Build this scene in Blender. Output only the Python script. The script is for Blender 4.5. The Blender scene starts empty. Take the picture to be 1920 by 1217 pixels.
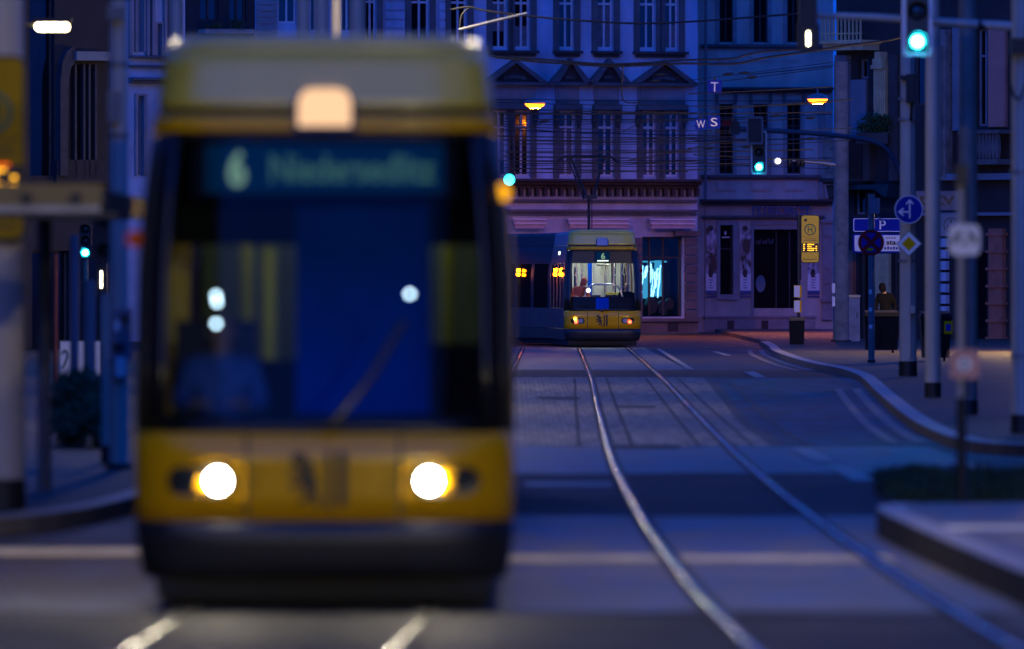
import bpy, math, random
from mathutils import Vector, Matrix
random.seed(7)
R = math.radians
SC = bpy.context.scene
COL = SC.collection
CAM_H = 2.0
FPX = 16000.0          # 300 mm lens on a 36 mm frame, 1920 px wide

def W(px, py, s):      # a point seen at photo pixel (px, py) standing at scale s (pixels per metre)
    return Vector(((px - 960) / s, FPX / s, CAM_H - (py - 525) / s))

def G(px, py, z=0.0):  # the ground point (height z) under a photo pixel
    s = (py - 525) / (CAM_H - z)
    return Vector(((px - 960) / s, FPX / s, z))

# ------------------------------------------------------------------ materials
def new_mat(name):
    m = bpy.data.materials.new(name); m.use_nodes = True
    nt = m.node_tree; nt.nodes.clear()
    out = nt.nodes.new('ShaderNodeOutputMaterial')
    return m, nt, out

def mat(name, col, rough=0.6, metal=0.0, var=0.25, scale=3.0, bump=0.0, bscale=None, coat=0.0, spec=0.5, rvar=0.0, stretch=None, dirt=None, coat_ior=1.5, coat_rough=.08):
    m, nt, out = new_mat(name)
    N = nt.nodes; L = nt.links
    b = N.new('ShaderNodeBsdfPrincipled')
    tc = N.new('ShaderNodeTexCoord'); mp = N.new('ShaderNodeMapping')
    L.new(tc.outputs['Object'], mp.inputs['Vector'])
    if stretch: mp.inputs['Scale'].default_value = stretch
    nz = N.new('ShaderNodeTexNoise'); nz.inputs['Scale'].default_value = scale
    nz.inputs['Detail'].default_value = 6; nz.inputs['Roughness'].default_value = 0.65
    L.new(mp.outputs['Vector'], nz.inputs['Vector'])
    rp = N.new('ShaderNodeValToRGB')
    rp.color_ramp.elements[0].position = 0.3; rp.color_ramp.elements[1].position = 0.7
    c0 = [c * (1 - var) for c in col]; c1 = [min(1, c * (1 + var)) for c in col]
    if dirt: c0 = dirt
    rp.color_ramp.elements[0].color = (*c0, 1); rp.color_ramp.elements[1].color = (*c1, 1)
    L.new(nz.outputs['Fac'], rp.inputs['Fac'])
    L.new(rp.outputs['Color'], b.inputs['Base Color'])
    b.inputs['Roughness'].default_value = rough; b.inputs['Metallic'].default_value = metal
    b.inputs['Specular IOR Level'].default_value = spec
    b.inputs['Coat Weight'].default_value = coat; b.inputs['Coat Roughness'].default_value = coat_rough; b.inputs['Coat IOR'].default_value = coat_ior
    if rvar:
        mr = N.new('ShaderNodeMapRange')
        mr.inputs['From Min'].default_value = .3; mr.inputs['From Max'].default_value = .7
        mr.inputs['To Min'].default_value = max(.03, rough - rvar); mr.inputs['To Max'].default_value = min(1, rough + rvar)
        L.new(nz.outputs['Fac'], mr.inputs['Value']); L.new(mr.outputs['Result'], b.inputs['Roughness'])
    if bump:
        n2 = N.new('ShaderNodeTexNoise'); n2.inputs['Scale'].default_value = bscale or scale * 6
        n2.inputs['Detail'].default_value = 4
        L.new(mp.outputs['Vector'], n2.inputs['Vector'])
        bp = N.new('ShaderNodeBump'); bp.inputs['Strength'].default_value = bump; bp.inputs['Distance'].default_value = 0.02
        L.new(n2.outputs['Fac'], bp.inputs['Height']); L.new(bp.outputs['Normal'], b.inputs['Normal'])
    L.new(b.outputs['BSDF'], out.inputs['Surface'])
    return m

def emit(name, col, strength, oneside=False):
    m, nt, out = new_mat(name)
    e = nt.nodes.new('ShaderNodeEmission'); e.inputs['Color'].default_value = (*col, 1); e.inputs['Strength'].default_value = strength
    if oneside:   # a lamp window shining out of its front only, its back is the opaque fitting
        g = nt.nodes.new('ShaderNodeNewGeometry'); d = nt.nodes.new('ShaderNodeBsdfDiffuse'); d.inputs['Color'].default_value = (.3, .3, .3, 1); mx = nt.nodes.new('ShaderNodeMixShader')
        nt.links.new(g.outputs['Backfacing'], mx.inputs['Fac']); nt.links.new(e.outputs['Emission'], mx.inputs[1]); nt.links.new(d.outputs['BSDF'], mx.inputs[2]); nt.links.new(mx.outputs['Shader'], out.inputs['Surface'])
    else: nt.links.new(e.outputs['Emission'], out.inputs['Surface'])
    return m

def glass(name, tint, refl=(0.9, 0.95, 1.0), rough=0.02, ior=1.45):
    m, nt, out = new_mat(name)
    N = nt.nodes; L = nt.links
    t = N.new('ShaderNodeBsdfTransparent'); t.inputs['Color'].default_value = (*tint, 1)
    g = N.new('ShaderNodeBsdfGlossy'); g.inputs['Color'].default_value = (*refl, 1); g.inputs['Roughness'].default_value = rough
    f = N.new('ShaderNodeFresnel'); f.inputs['IOR'].default_value = ior
    mx = N.new('ShaderNodeMixShader')
    L.new(f.outputs['Fac'], mx.inputs['Fac']); L.new(t.outputs['BSDF'], mx.inputs[1]); L.new(g.outputs['BSDF'], mx.inputs[2])
    L.new(mx.outputs['Shader'], out.inputs['Surface'])
    return m

def sett_mat(name):
    m, nt, out = new_mat(name)
    N = nt.nodes; L = nt.links
    b = N.new('ShaderNodeBsdfPrincipled')
    tc = N.new('ShaderNodeTexCoord')
    br = N.new('ShaderNodeTexBrick'); br.inputs['Scale'].default_value = 1.0
    br.inputs['Brick Width'].default_value = 0.17; br.inputs['Row Height'].default_value = 0.13
    br.inputs['Mortar Size'].default_value = 0.018; br.inputs['Mortar Smooth'].default_value = 0.6
    br.inputs['Color1'].default_value = (.13, .11, .078, 1); br.inputs['Color2'].default_value = (.42, .35, .25, 1)
    br.inputs['Mortar'].default_value = (.05, .045, .04, 1)
    nz = N.new('ShaderNodeTexNoise'); nz.inputs['Scale'].default_value = 1.7; nz.inputs['Detail'].default_value = 9; nz.inputs['Roughness'].default_value = .75
    mx = N.new('ShaderNodeMix'); mx.data_type = 'RGBA'; mx.blend_type = 'MULTIPLY'; mx.inputs['Factor'].default_value = .8
    rp = N.new('ShaderNodeValToRGB'); rp.color_ramp.elements[0].position = .40; rp.color_ramp.elements[0].color = (.2, .2, .19, 1)
    rp.color_ramp.elements[1].position = .60; rp.color_ramp.elements[1].color = (1.9, 1.85, 1.75, 1)
    mp = N.new('ShaderNodeMapping'); mp.inputs['Scale'].default_value = (3.2, .55, 1)
    L.new(tc.outputs['Object'], mp.inputs['Vector'])
    L.new(tc.outputs['Object'], br.inputs['Vector']); L.new(mp.outputs['Vector'], nz.inputs['Vector'])
    L.new(nz.outputs['Fac'], rp.inputs['Fac']); L.new(br.outputs['Color'], mx.inputs['A']); L.new(rp.outputs['Color'], mx.inputs['B'])
    L.new(mx.outputs['Result'], b.inputs['Base Color'])
    b.inputs['Roughness'].default_value = .6; b.inputs['Specular IOR Level'].default_value = .25
    bp = N.new('ShaderNodeBump'); bp.inputs['Strength'].default_value = .6; bp.inputs['Distance'].default_value = .02
    ad = N.new('ShaderNodeMath'); ad.operation = 'ADD'
    L.new(br.outputs['Fac'], ad.inputs[0]); ad.inputs[1].default_value = 0
    iv = N.new('ShaderNodeMath'); iv.operation = 'SUBTRACT'; iv.inputs[0].default_value = 1
    L.new(ad.outputs[0], iv.inputs[1]); L.new(iv.outputs[0], bp.inputs['Height'])
    L.new(bp.outputs['Normal'], b.inputs['Normal']); L.new(b.outputs['BSDF'], out.inputs['Surface'])
    return m

def photo_mat(name, seed):   # a grey photographic print: soft blotches of light and dark
    m, nt, out = new_mat(name)
    N = nt.nodes; L = nt.links
    b = N.new('ShaderNodeBsdfPrincipled'); tc = N.new('ShaderNodeTexCoord'); mp = N.new('ShaderNodeMapping')
    mp.inputs['Location'].default_value = (seed, seed * 2, seed * .7); mp.inputs['Scale'].default_value = (2.4, 2.4, 1.1)
    nz = N.new('ShaderNodeTexNoise'); nz.inputs['Scale'].default_value = 1.6; nz.inputs['Detail'].default_value = 5; nz.inputs['Distortion'].default_value = .8
    rp = N.new('ShaderNodeValToRGB')
    rp.color_ramp.elements[0].position = .42; rp.color_ramp.elements[0].color = (.015, .015, .018, 1)
    rp.color_ramp.elements[1].position = .58; rp.color_ramp.elements[1].color = (.55, .53, .55, 1)
    L.new(tc.outputs['Object'], mp.inputs['Vector']); L.new(mp.outputs['Vector'], nz.inputs['Vector'])
    L.new(nz.outputs['Fac'], rp.inputs['Fac']); L.new(rp.outputs['Color'], b.inputs['Base Color'])
    b.inputs['Roughness'].default_value = .4
    L.new(b.outputs['BSDF'], out.inputs['Surface'])
    return m

M = {}
M['asphalt'] = mat('asphalt', (.045, .035, .021), .55, spec=.15, var=.6, scale=.9, bump=.25, bscale=40, rvar=.12, stretch=(1.6, .35, 1))
M['asphalt_dark'] = mat('dark_asphalt', (.028, .028, .03), .75, spec=.2, var=.4, scale=.5, bump=.3, bscale=40, rvar=.1)
M['concrete_road'] = mat('pale_road', (.145, .126, .09), .52, spec=.28, var=.6, scale=1.0, bump=.2, bscale=30, rvar=.12, stretch=(1.6, .4, 1))
M['setts'] = sett_mat('stone_setts')
M['stripe_cream'] = mat('cream_stripe', (.85, .74, .52), .5, var=.35, scale=2.0)
M['pavement'] = mat('pavement_slabs', (.085, .07, .048), .65, spec=.2, var=.35, scale=.8, bump=.2, bscale=20)
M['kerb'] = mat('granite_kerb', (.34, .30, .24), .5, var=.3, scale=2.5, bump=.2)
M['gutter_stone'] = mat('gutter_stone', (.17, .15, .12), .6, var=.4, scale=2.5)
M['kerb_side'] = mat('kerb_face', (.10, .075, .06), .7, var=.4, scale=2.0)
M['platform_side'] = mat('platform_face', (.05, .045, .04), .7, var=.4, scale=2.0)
M['rail'] = mat('worn_rail_steel', (.13, .126, .118), .20, metal=1.0, var=.5, scale=2.2, bump=.10, bscale=7, rvar=.14, stretch=(1, .45, 1))
M['groove'] = mat('rail_groove', (.012, .011, .01), .8)
M['stucco'] = mat('pale_stucco', (.42, .49, .56), .85, var=.4, scale=.5, bump=.15, bscale=14, stretch=(1, 1, .45))
M['stucco_b'] = mat('cream_stucco', (.50, .45, .37), .85, var=.4, scale=.45, bump=.15, bscale=14, stretch=(1, 1, .4))
M['stone'] = mat('sandstone_trim', (.12, .115, .105), .85, var=.3, scale=1.5, bump=.3, bscale=12)
M['stone_dark'] = mat('sooty_stone', (.055, .05, .046), .9, var=.35, scale=1.2, bump=.35, bscale=10)
M['frieze'] = mat('frieze_stucco', (.30, .26, .24), .85, var=.25, scale=1.0, bump=.2)
M['winframe'] = mat('white_window_paint', (.62, .62, .60), .5, var=.15, scale=4)
M['pane'] = mat('dark_window_glass', (.006, .007, .010), .06, var=.3, scale=.6, spec=.6, bump=.04, bscale=1.5)
M['curtain'] = mat('net_curtain', (.16, .16, .17), .9, var=.3, scale=6)
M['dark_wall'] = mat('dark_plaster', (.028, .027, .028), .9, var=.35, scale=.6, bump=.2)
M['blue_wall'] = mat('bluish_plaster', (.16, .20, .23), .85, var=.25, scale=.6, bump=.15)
M['arch'] = mat('grey_stone_arch', (.05, .05, .055), .85, var=.3)
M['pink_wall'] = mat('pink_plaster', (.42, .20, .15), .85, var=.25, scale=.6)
M['ochre'] = mat('lamplit_ochre_stone', (.55, .44, .22), .85, var=.25, scale=2.0, bump=.2)  # on column and upper balcony the yellow is lamplight put into the colour
M['terracotta'] = mat('terracotta_paint', (.40, .14, .08), .7, var=.3, scale=2)
M['roof'] = mat('slate_roof', (.05, .05, .06), .7, var=.3, scale=3)
M['awning'] = mat('striped_awning', (.50, .44, .48), .7, var=.15, scale=3)
M['awning_bar'] = mat('awning_bar', (.65, .63, .62), .35, var=.1)
M['pole'] = mat('pale_painted_pole', (.50, .44, .36), .42, var=.15, scale=3, stretch=(1, 1, .25))
M['pole_mid'] = mat('grey_painted_pole', (.22, .20, .17), .5, var=.2)
M['pole_dark'] = mat('grey_steel_pole', (.16, .17, .18), .45, var=.25, scale=3)
M['pole_conc'] = mat('weathered_concrete_mast', (.20, .19, .165), .85, var=.4, scale=2.5, bump=.3)
M['signal_case'] = mat('signal_case', (.05, .05, .05), .5, var=.2)
M['stripe_pale'] = mat('mottled_pale_stripe', (.55, .47, .33), .6, spec=.2, var=.55, scale=1.4)
M['worn_paint'] = mat('worn_road_paint', (.30, .26, .19), .55, var=.6, scale=3.0)
M['black'] = mat('black_paint', (.012, .012, .013), .5, var=.3)
M['rubber'] = mat('black_rubber', (.01, .01, .01), .75, var=.3)
M['wire'] = mat('black_cable', (.012, .012, .014), .6, var=.2)
M['tube_grey'] = mat('grey_tube', (.28, .28, .29), .4, metal=.3, var=.2)
M['arm_dark'] = mat('dark_arm_paint', (.05, .06, .085), .45, var=.2)
M['tube_blue'] = mat('blue_grey_tube', (.13, .15, .19), .4, var=.2)
M['sign_shaded'] = mat('shaded_yellow_sign', (.45, .26, .003), .65, spec=.15, var=.1)  # darker copy of the sign yellow, backlit shade put into the colour
M['sign_blue'] = mat('sign_blue', (.004, .022, .28), .65, spec=.15, var=.1)
M['sign_white'] = mat('sign_white', (.82, .80, .76), .35, var=.08)
M['sign_red'] = mat('sign_red', (.45, .015, .015), .65, spec=.15, var=.12)
M['sign_pink'] = mat('sign_faded_red', (.62, .26, .22), .4, var=.12)
M['sign_yellow'] = mat('sign_yellow', (.85, .52, .01), .35, var=.08)
M['sign_amber'] = mat('sign_amber', (.75, .42, .0), .65, spec=.15, var=.08)
M['sign_green'] = mat('sign_dark_green', (.004, .09, .035), .4, var=.1)
M['ink'] = mat('sign_ink', (.012, .012, .014), .5, var=.1)
M['letter_blue'] = mat('blue_letters', (.02, .07, .22), .45, var=.2)
M['yellow'] = mat('yellow_tram_paint', (.80, .40, .002), .25, var=.06, scale=1.5, coat=.1, spec=.4)
M['yellow_sheen'] = mat('yellow_roof_sky_sheen', (.80, .60, .06), .25, var=.06, scale=1.5, coat=1.0, coat_ior=1.62, coat_rough=.25)  # same tram yellow under gloss, base paled to imitate reflected sky
M['pillar'] = mat('tram_pillar_grey', (.045, .04, .02), .3, var=.15, coat=.2)
M['tram_black'] = mat('tram_black_trim', (.010, .010, .012), .3, var=.2, coat=.2)
M['tram_grey'] = mat('tram_dark_grey', (.022, .022, .026), .45, var=.2)
M['tram_silver'] = mat('tram_side_silver', (.20, .12, .10), .4, var=.25, metal=.0, spec=.3)
M['tram_roof'] = mat('tram_roof_grey', (.30, .31, .32), .5, var=.2)
M['tram_in'] = mat('tram_lining', (.62, .63, .58), .5, var=.1)
M['tram_in_grey'] = mat('tram_grey_lining', (.16, .17, .13), .6, var=.2)
M['tram_in_dark'] = mat('tram_dark_lining', (.014, .015, .017), .8, var=.2, spec=.1)
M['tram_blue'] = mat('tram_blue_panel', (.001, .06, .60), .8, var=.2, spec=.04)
M['grab'] = mat('brushed_steel_tube', (.65, .66, .66), .25, metal=1, var=.1)
M['grab_yellow'] = mat('yellow_grab_pole', (.85, .75, .004), .35, var=.1)
M['seat'] = mat('dark_blue_seat', (.02, .025, .05), .7, var=.3)
M['lens_off'] = mat('unlit_lens', (.03, .04, .04), .15, var=.3, spec=.6)
M['lens_grey'] = mat('clear_lens', (.35, .36, .4), .12, var=.15, spec=.7)
M['leaf'] = mat('dark_leaves', (.035, .075, .02), .6, var=.5, scale=8)
M['grass'] = mat('grass_blades', (.03, .06, .012), .6, var=.4, scale=4)
M['soil'] = mat('bare_soil', (.05, .042, .03), .9, var=.4, scale=2, bump=.4)
M['skin'] = mat('skin', (.45, .26, .18), .55, var=.1, scale=8)
M['jacket_orange'] = mat('orange_red_jacket', (.55, .10, .03), .75, var=.25, scale=12, bump=.3)
M['jacket_dark'] = mat('dark_jacket', (.006, .006, .008), .9, spec=.1, var=.3, scale=12, bump=.3)
M['shirt_blue'] = mat('blue_shirt', (.05, .13, .38), .75, var=.2, scale=12, bump=.3)
M['trousers'] = mat('dark_trousers', (.02, .02, .03), .8, var=.3, scale=10)
M['hair'] = mat('dark_hair', (.015, .01, .008), .6, var=.3, scale=20)
M['bin'] = mat('black_plastic_bin', (.008, .008, .010), .8, var=.3, spec=.15)
M['cabinet'] = mat('grey_cabinet', (.26, .27, .28), .6, var=.3, scale=3)
M['paper'] = mat('timetable_paper', (.72, .70, .66), .6, var=.06)
M['red_brown'] = mat('rusty_red_paint', (.25, .06, .045), .6, var=.4, scale=3)
M['glass_near'] = glass('tram_windscreen_glass', (.55, .66, .8), ior=1.22)
M['glass_far'] = glass('tram_rear_glass', (.92, .95, .95), ior=1.2)
M['glass_shop'] = glass('shop_glass', (.9, .95, .97))
M['E_head'] = emit('headlamp_light', (1.0, .88, .66), 300)
M['E_roof'] = emit('roof_lamp_light', (1.0, .60, .34), 1.15)
M['E_orange'] = emit('orange_indicator_light', (1.0, .20, .002), 45)
M['E_amber'] = emit('amber_marker_light', (1.0, .42, .01), 1.6)
M['E_dimred'] = emit('dim_marker_light', (.5, .08, .01), .25)
M['E_red'] = emit('red_tail_light', (1.0, .10, .04), 6)
M['E_yellow'] = emit('yellow_indicator_light', (1.0, .62, .05), 8)
M['E_sodium'] = emit('sodium_lamp_light', (1.0, .17, .005), 12)
M['E_sodium_down'] = emit('sodium_tube_light', (1.0, .25, .004), 3300, True)
M['E_street'] = emit('added_street_light', (1.0, .70, .38), 150)
M['E_lamp'] = emit('warm_white_lamp_light', (1.0, .78, .38), 30)
M['E_green'] = emit('green_signal_light', (.012, .66, .9), 150)
M['E_green_rim'] = emit('green_lens_rim_light', (.0, .55, .62), .9)
M['E_green_s'] = emit('small_green_signal_light', (.03, .8, .78), 8)
M['E_white'] = emit('white_spot_light', (.72, .78, 1.0), 14)
M['E_bar'] = emit('tram_signal_light', (1.0, .92, .55), 14)
M['E_disp'] = emit('destination_letters_light', (.32, .85, .62), .16)
M['E_dispback'] = emit('destination_screen_glow', (.0, .05, .16), .30)
M['E_six'] = emit('route_number_light', (.6, .95, .55), .42)
M['E_strip'] = emit('lit_strip_light', (.85, 1.0, .85), 2.0)
M['E_ceil'] = emit('saloon_ceiling_light', (.92, 1.0, .86), 15)
M['E_ceil_dim'] = emit('dim_saloon_light', (.85, 1.0, .7), 1.3)
M['E_led'] = emit('amber_led_light', (1.0, .45, .02), 3.0)
M['E_led_red'] = emit('red_led_light', (1.0, .12, .02), 1.2)
M['E_cyan'] = emit('cyan_tube_light', (.22, .62, 1.0), 3.6)
M['E_cyan_dim'] = emit('cyan_backdrop_glow', (.06, .42, .75), .8)
M['E_bokeh'] = emit('cab_disc_glow', (.75, .95, .95), 12)
M['E_step'] = emit('step_light', (1.0, .6, .15), 3.0)

# ------------------------------------------------------------------ mesh building
OFF = {}
class MB:
    def __init__(s): s.v = []; s.f = []; s.sm = []
    def add(s, verts, faces, smooth=False):
        b = len(s.v); s.v += [Vector(p) for p in verts]
        for f in faces: s.f.append([b + i for i in f]); s.sm.append(smooth)
    def hexa(s, p):   # 8 points: bottom ring 0-3, top ring 4-7
        s.add(p, [(0, 3, 2, 1), (4, 5, 6, 7), (0, 1, 5, 4), (1, 2, 6, 5), (2, 3, 7, 6), (3, 0, 4, 7)])
    def box(s, x0, y0, z0, x1, y1, z1):
        s.hexa([(x0, y0, z0), (x1, y0, z0), (x1, y1, z0), (x0, y1, z0), (x0, y0, z1), (x1, y0, z1), (x1, y1, z1), (x0, y1, z1)])
    def pbox(s, px0, py0, px1, py1, sc, d=.1, y=None):   # box seen as a pixel rectangle, front face at scale sc, d metres deep
        a = W(px0, py1, sc); b = W(px1, py0, sc)
        s.box(a.x, a.y, a.z, b.x, a.y + d, b.z)
    def cyl(s, p0, p1, r0, r1=None, n=12, cap=True):
        p0 = Vector(p0); p1 = Vector(p1); r1 = r0 if r1 is None else r1
        d = (p1 - p0).normalized()
        a = d.orthogonal().normalized(); b = d.cross(a)
        vs = []
        for p, r in ((p0, r0), (p1, r1)):
            for i in range(n):
                t = 2 * math.pi * i / n
                vs.append(p + (a * math.cos(t) + b * math.sin(t)) * r)
        s.add(vs, [(i, (i + 1) % n, n + (i + 1) % n, n + i) for i in range(n)], True)
        if cap:
            s.add(vs[:n], [tuple(reversed(range(n)))]); s.add(vs[n:], [tuple(range(n))])
    def path(s, pts, r, n=8):
        pts = [Vector(p) for p in pts]
        rings = []
        up = Vector((0, 0, 1))
        for i, p in enumerate(pts):
            d = (pts[min(i + 1, len(pts) - 1)] - pts[max(i - 1, 0)]).normalized()
            a = d.cross(up)
            if a.length < 1e-3: a = Vector((1, 0, 0))
            a.normalize(); b = a.cross(d).normalized()
            rr = r[i] if isinstance(r, (list, tuple)) else r
            rings.append([p + (a * math.cos(2 * math.pi * k / n) + b * math.sin(2 * math.pi * k / n)) * rr for k in range(n)])
        vs = [q for ring in rings for q in ring]; fs = []
        for i in range(len(pts) - 1):
            for k in range(n):
                fs.append((i * n + k, i * n + (k + 1) % n, (i + 1) * n + (k + 1) % n, (i + 1) * n + k))
        s.add(vs, fs, True)
        s.add(rings[0], [tuple(reversed(range(n)))]); s.add(rings[-1], [tuple(range(n))])
    def lathe(s, c, prof, n=20, axis='z'):
        c = Vector(c); vs = []; fs = []
        for r, h in prof:
            for i in range(n):
                t = 2 * math.pi * i / n
                if axis == 'z': vs.append(c + Vector((r * math.cos(t), r * math.sin(t), h)))
                else: vs.append(c + Vector((r * math.cos(t), h, r * math.sin(t))))
        for j in range(len(prof) - 1):
            for i in range(n):
                fs.append((j * n + i, j * n + (i + 1) % n, (j + 1) * n + (i + 1) % n, (j + 1) * n + i))
        s.add(vs, fs, True)
        s.add(vs[:n], [tuple(range(n))]); s.add(vs[-n:], [tuple(range(n))])
    def prism(s, pts, y0, y1):   # outline in x-z, from y0 (front) to y1
        n = len(pts)
        vs = [(x, y0, z) for x, z in pts] + [(x, y1, z) for x, z in pts]
        s.add(vs, [tuple(range(n)), tuple(reversed(range(n, 2 * n)))] + [(i, n + i, n + (i + 1) % n, (i + 1) % n) for i in range(n)])
    def ring(s, outer, inner, y0, y1):
        n = len(outer)
        vs = [(x, y0, z) for x, z in outer] + [(x, y0, z) for x, z in inner] + [(x, y1, z) for x, z in outer] + [(x, y1, z) for x, z in inner]
        fs = []
        for i in range(n):
            j = (i + 1) % n
            fs += [(i, j, n + j, n + i), (2 * n + i, 3 * n + i, 3 * n + j, 2 * n + j), (i, 2 * n + i, 2 * n + j, j), (n + i, n + j, 3 * n + j, 3 * n + i)]
        s.add(vs, fs)
    def slab(s, pts, z0, z1):    # outline in x-y
        n = len(pts)
        vs = [(p[0], p[1], z0) for p in pts] + [(p[0], p[1], z1) for p in pts]
        s.add(vs, [tuple(reversed(range(n))), tuple(range(n, 2 * n))] + [(i, (i + 1) % n, n + (i + 1) % n, n + i) for i in range(n)])
    def sheet(s, pts, z):
        s.add([(p[0], p[1], z) for p in pts], [tuple(range(len(pts)))])
    def strip(s, A, B):          # ribbon between two polylines
        n = len(A); s.add(list(A) + list(B), [(i, i + 1, n + i + 1, n + i) for i in range(n - 1)])
    def text(s, txt, c, w, h, d=.012, xd=(1, 0, 0), bold=0.0):   # centred on c, facing -y, scaled to w x h
        cu = bpy.data.curves.new('t', 'FONT'); cu.body = txt; cu.extrude = .5; cu.offset = bold; cu.resolution_u = 4
        ob = bpy.data.objects.new('t', cu); COL.objects.link(ob)
        dg = bpy.context.evaluated_depsgraph_get(); dg.update()
        me = bpy.data.meshes.new_from_object(ob.evaluated_get(dg))
        xs = [v.co.x for v in me.vertices]; ys = [v.co.y for v in me.vertices]
        cx = (min(xs) + max(xs)) / 2; cy = (min(ys) + max(ys)) / 2
        fx = w / (max(xs) - min(xs)); fy = h / (max(ys) - min(ys))
        c = Vector(c); xd = Vector(xd); nrm = Vector((xd.y, -xd.x, 0))
        vs = [c + xd * ((v.co.x - cx) * fx) + Vector((0, 0, (v.co.y - cy) * fy)) + nrm * (v.co.z * d) for v in me.vertices]
        s.add(vs, [tuple(p.vertices) for p in me.polygons])
        bpy.data.objects.remove(ob); bpy.data.curves.remove(cu); bpy.data.meshes.remove(me)
    def build(s, name, m, parent=None, local=False, smooth_angle=None):
        root = parent
        o_ = Vector((0, 0, 0)) if (parent is None or local) else OFF[parent.name]
        me = bpy.data.meshes.new(name)
        me.from_pydata([tuple(v - o_) for v in s.v], [], s.f)
        me.polygons.foreach_set('use_smooth', s.sm)
        me.materials.append(M[m] if isinstance(m, str) else m)
        me.validate(); me.update()
        ob = bpy.data.objects.new(name, me); COL.objects.link(ob)
        if parent is not None:
            ob.parent = parent; OFF[ob.name] = o_
        return ob

def tag(o, label=None, cat=None, group=None, kind=None):
    if label: o['label'] = label
    if cat: o['category'] = cat
    if group: o['group'] = group
    if kind: o['kind'] = kind
    return o

def thing(name, loc, label, cat, group=None, rz=0):
    o = bpy.data.objects.new(name, None); COL.objects.link(o)
    o.empty_display_size = .2
    o.location = loc; o.rotation_euler = (0, 0, rz)
    OFF[o.name] = Vector(loc)
    return tag(o, label, cat, group)

def copy_tree(o, parent=None, loc=None):
    c = o.copy(); COL.objects.link(c)
    if parent is not None: c.parent = parent
    if loc is not None: c.location = loc
    for ch in list(o.children): copy_tree(ch, c)
    return c

def rrect(cx, cz, w, h, r, n=5):
    pts = []
    for sx, sz, a0 in ((1, 1, 0), (-1, 1, 90), (-1, -1, 180), (1, -1, 270)):
        for k in range(n + 1):
            a = R(a0 + 90 * k / n)
            pts.append((cx + sx * (w / 2 - r) + r * math.cos(a), cz + sz * (h / 2 - r) + r * math.sin(a)))
    return pts

def circ(cx, cz, r, n=24, rz=None):
    return [(cx + r * math.cos(2 * math.pi * i / n), cz + (rz or r) * math.sin(2 * math.pi * i / n)) for i in range(n)]

def catmull(pts, n=10):
    P = [Vector(p) for p in pts]; out = []
    for i in range(len(P) - 1):
        p0 = P[max(i - 1, 0)]; p1 = P[i]; p2 = P[i + 1]; p3 = P[min(i + 2, len(P) - 1)]
        for k in range(n):
            t = k / n
            out.append(.5 * ((2 * p1) + (p2 - p0) * t + (2 * p0 - 5 * p1 + 4 * p2 - p3) * t * t + (3 * p1 - p0 - 3 * p2 + p3) * t ** 3))
    out.append(P[-1])
    return out
SUN_EL, SKY_STR, SKY_TINT, SUN_E, EXPO = 1.0, 0.15, (.16, 3.4, 29.0), 0.6, 0.0
# x, y, z, side glow, downward light, bowl depth, label; unseen lamps added for warm light
ADDED_LAMPS = ((1.5, 60.5, 7.6, 8, 540, .08, 'unseen warm street lamp added above the pale stripe'),
         (-3.3, 59.5, 5.2, 8, 520, .08, 'unseen warm street lamp added beside the left flank of the big tram'),
         (-3.5, 108, 8.3, 8, 700, .08, 'unseen warm street lamp added above the near end of the stone setts'),
         (-2.5, 132, 8.3, 8, 760, .08, 'unseen warm street lamp added above the middle of the stone setts'),
         (-3.0, 158, 8.4, 8, 760, .08, 'unseen warm street lamp added above the far end of the stone setts'),
         (-3.0, 212, 10.4, 600, 900, .3, 'unseen warm street lamp added above the far dark crossing strip'))
ADDED_POSTS = ((5.5, 6, 3.7, 6600, 'unseen globe lamp on a post added on the right pavement near the viewer'), (-7, 2, 3.9, 1500, 'unseen globe lamp on a post added on the left pavement near the viewer'),
         (15.2, 221, 3.6, 3900, 'unseen globe lamp on a post added at the corner right of the crossing'))  # out of view, added to throw warm light on the tram fronts
# ------------------------------------------------------------------ ground, road, rails
def struct(o, label=None): o['kind'] = 'structure'; return o

b = MB(); b.add([(-900, -300, 0), (900, -300, 0), (900, 1800, 0), (-900, 1800, 0)], [(0, 1, 2, 3)])
struct(b.build('ground', 'asphalt'))

def cx_right(Y):   # centre line of the track on the right
    T = [(-40, 5.4), (0, 3.6), (30, 2.42), (40, 2.13), (47, 1.99), (53, 1.90), (60, 1.845), (70, 1.80), (85, 1.80), (97, 1.83), (116, 1.95), (137, 2.08), (168, 2.30), (205, 2.48), (246, 2.66), (256, 2.70)]
    for (a, xa), (c, xc) in zip(T, T[1:]):
        if a <= Y <= c:
            t = (Y - a) / (c - a); t2 = t
            return xa + (xc - xa) * t2
    return T[-1][1]
def smoothc(f, Y, w=7):
    return sum(f(Y + d * w / 3) for d in (-3, -2, -1, 0, 1, 2, 3)) / 7
def cx_left(Y):
    T = [(-40, -6.5), (0, -4.2), (25, -2.62), (36, -1.86), (41, -1.55), (46.4, -1.31), (50, -1.18), (56, -1.13), (81, -1.14), (110, -1.05), (137, -.95), (168, -.8), (205, -.62), (246, -.42), (256, -.38)]
    for (a, xa), (c, xc) in zip(T, T[1:]):
        if a <= Y <= c: return xa + (xc - xa) * (Y - a) / (c - a)
    return T[-1][1]

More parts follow.
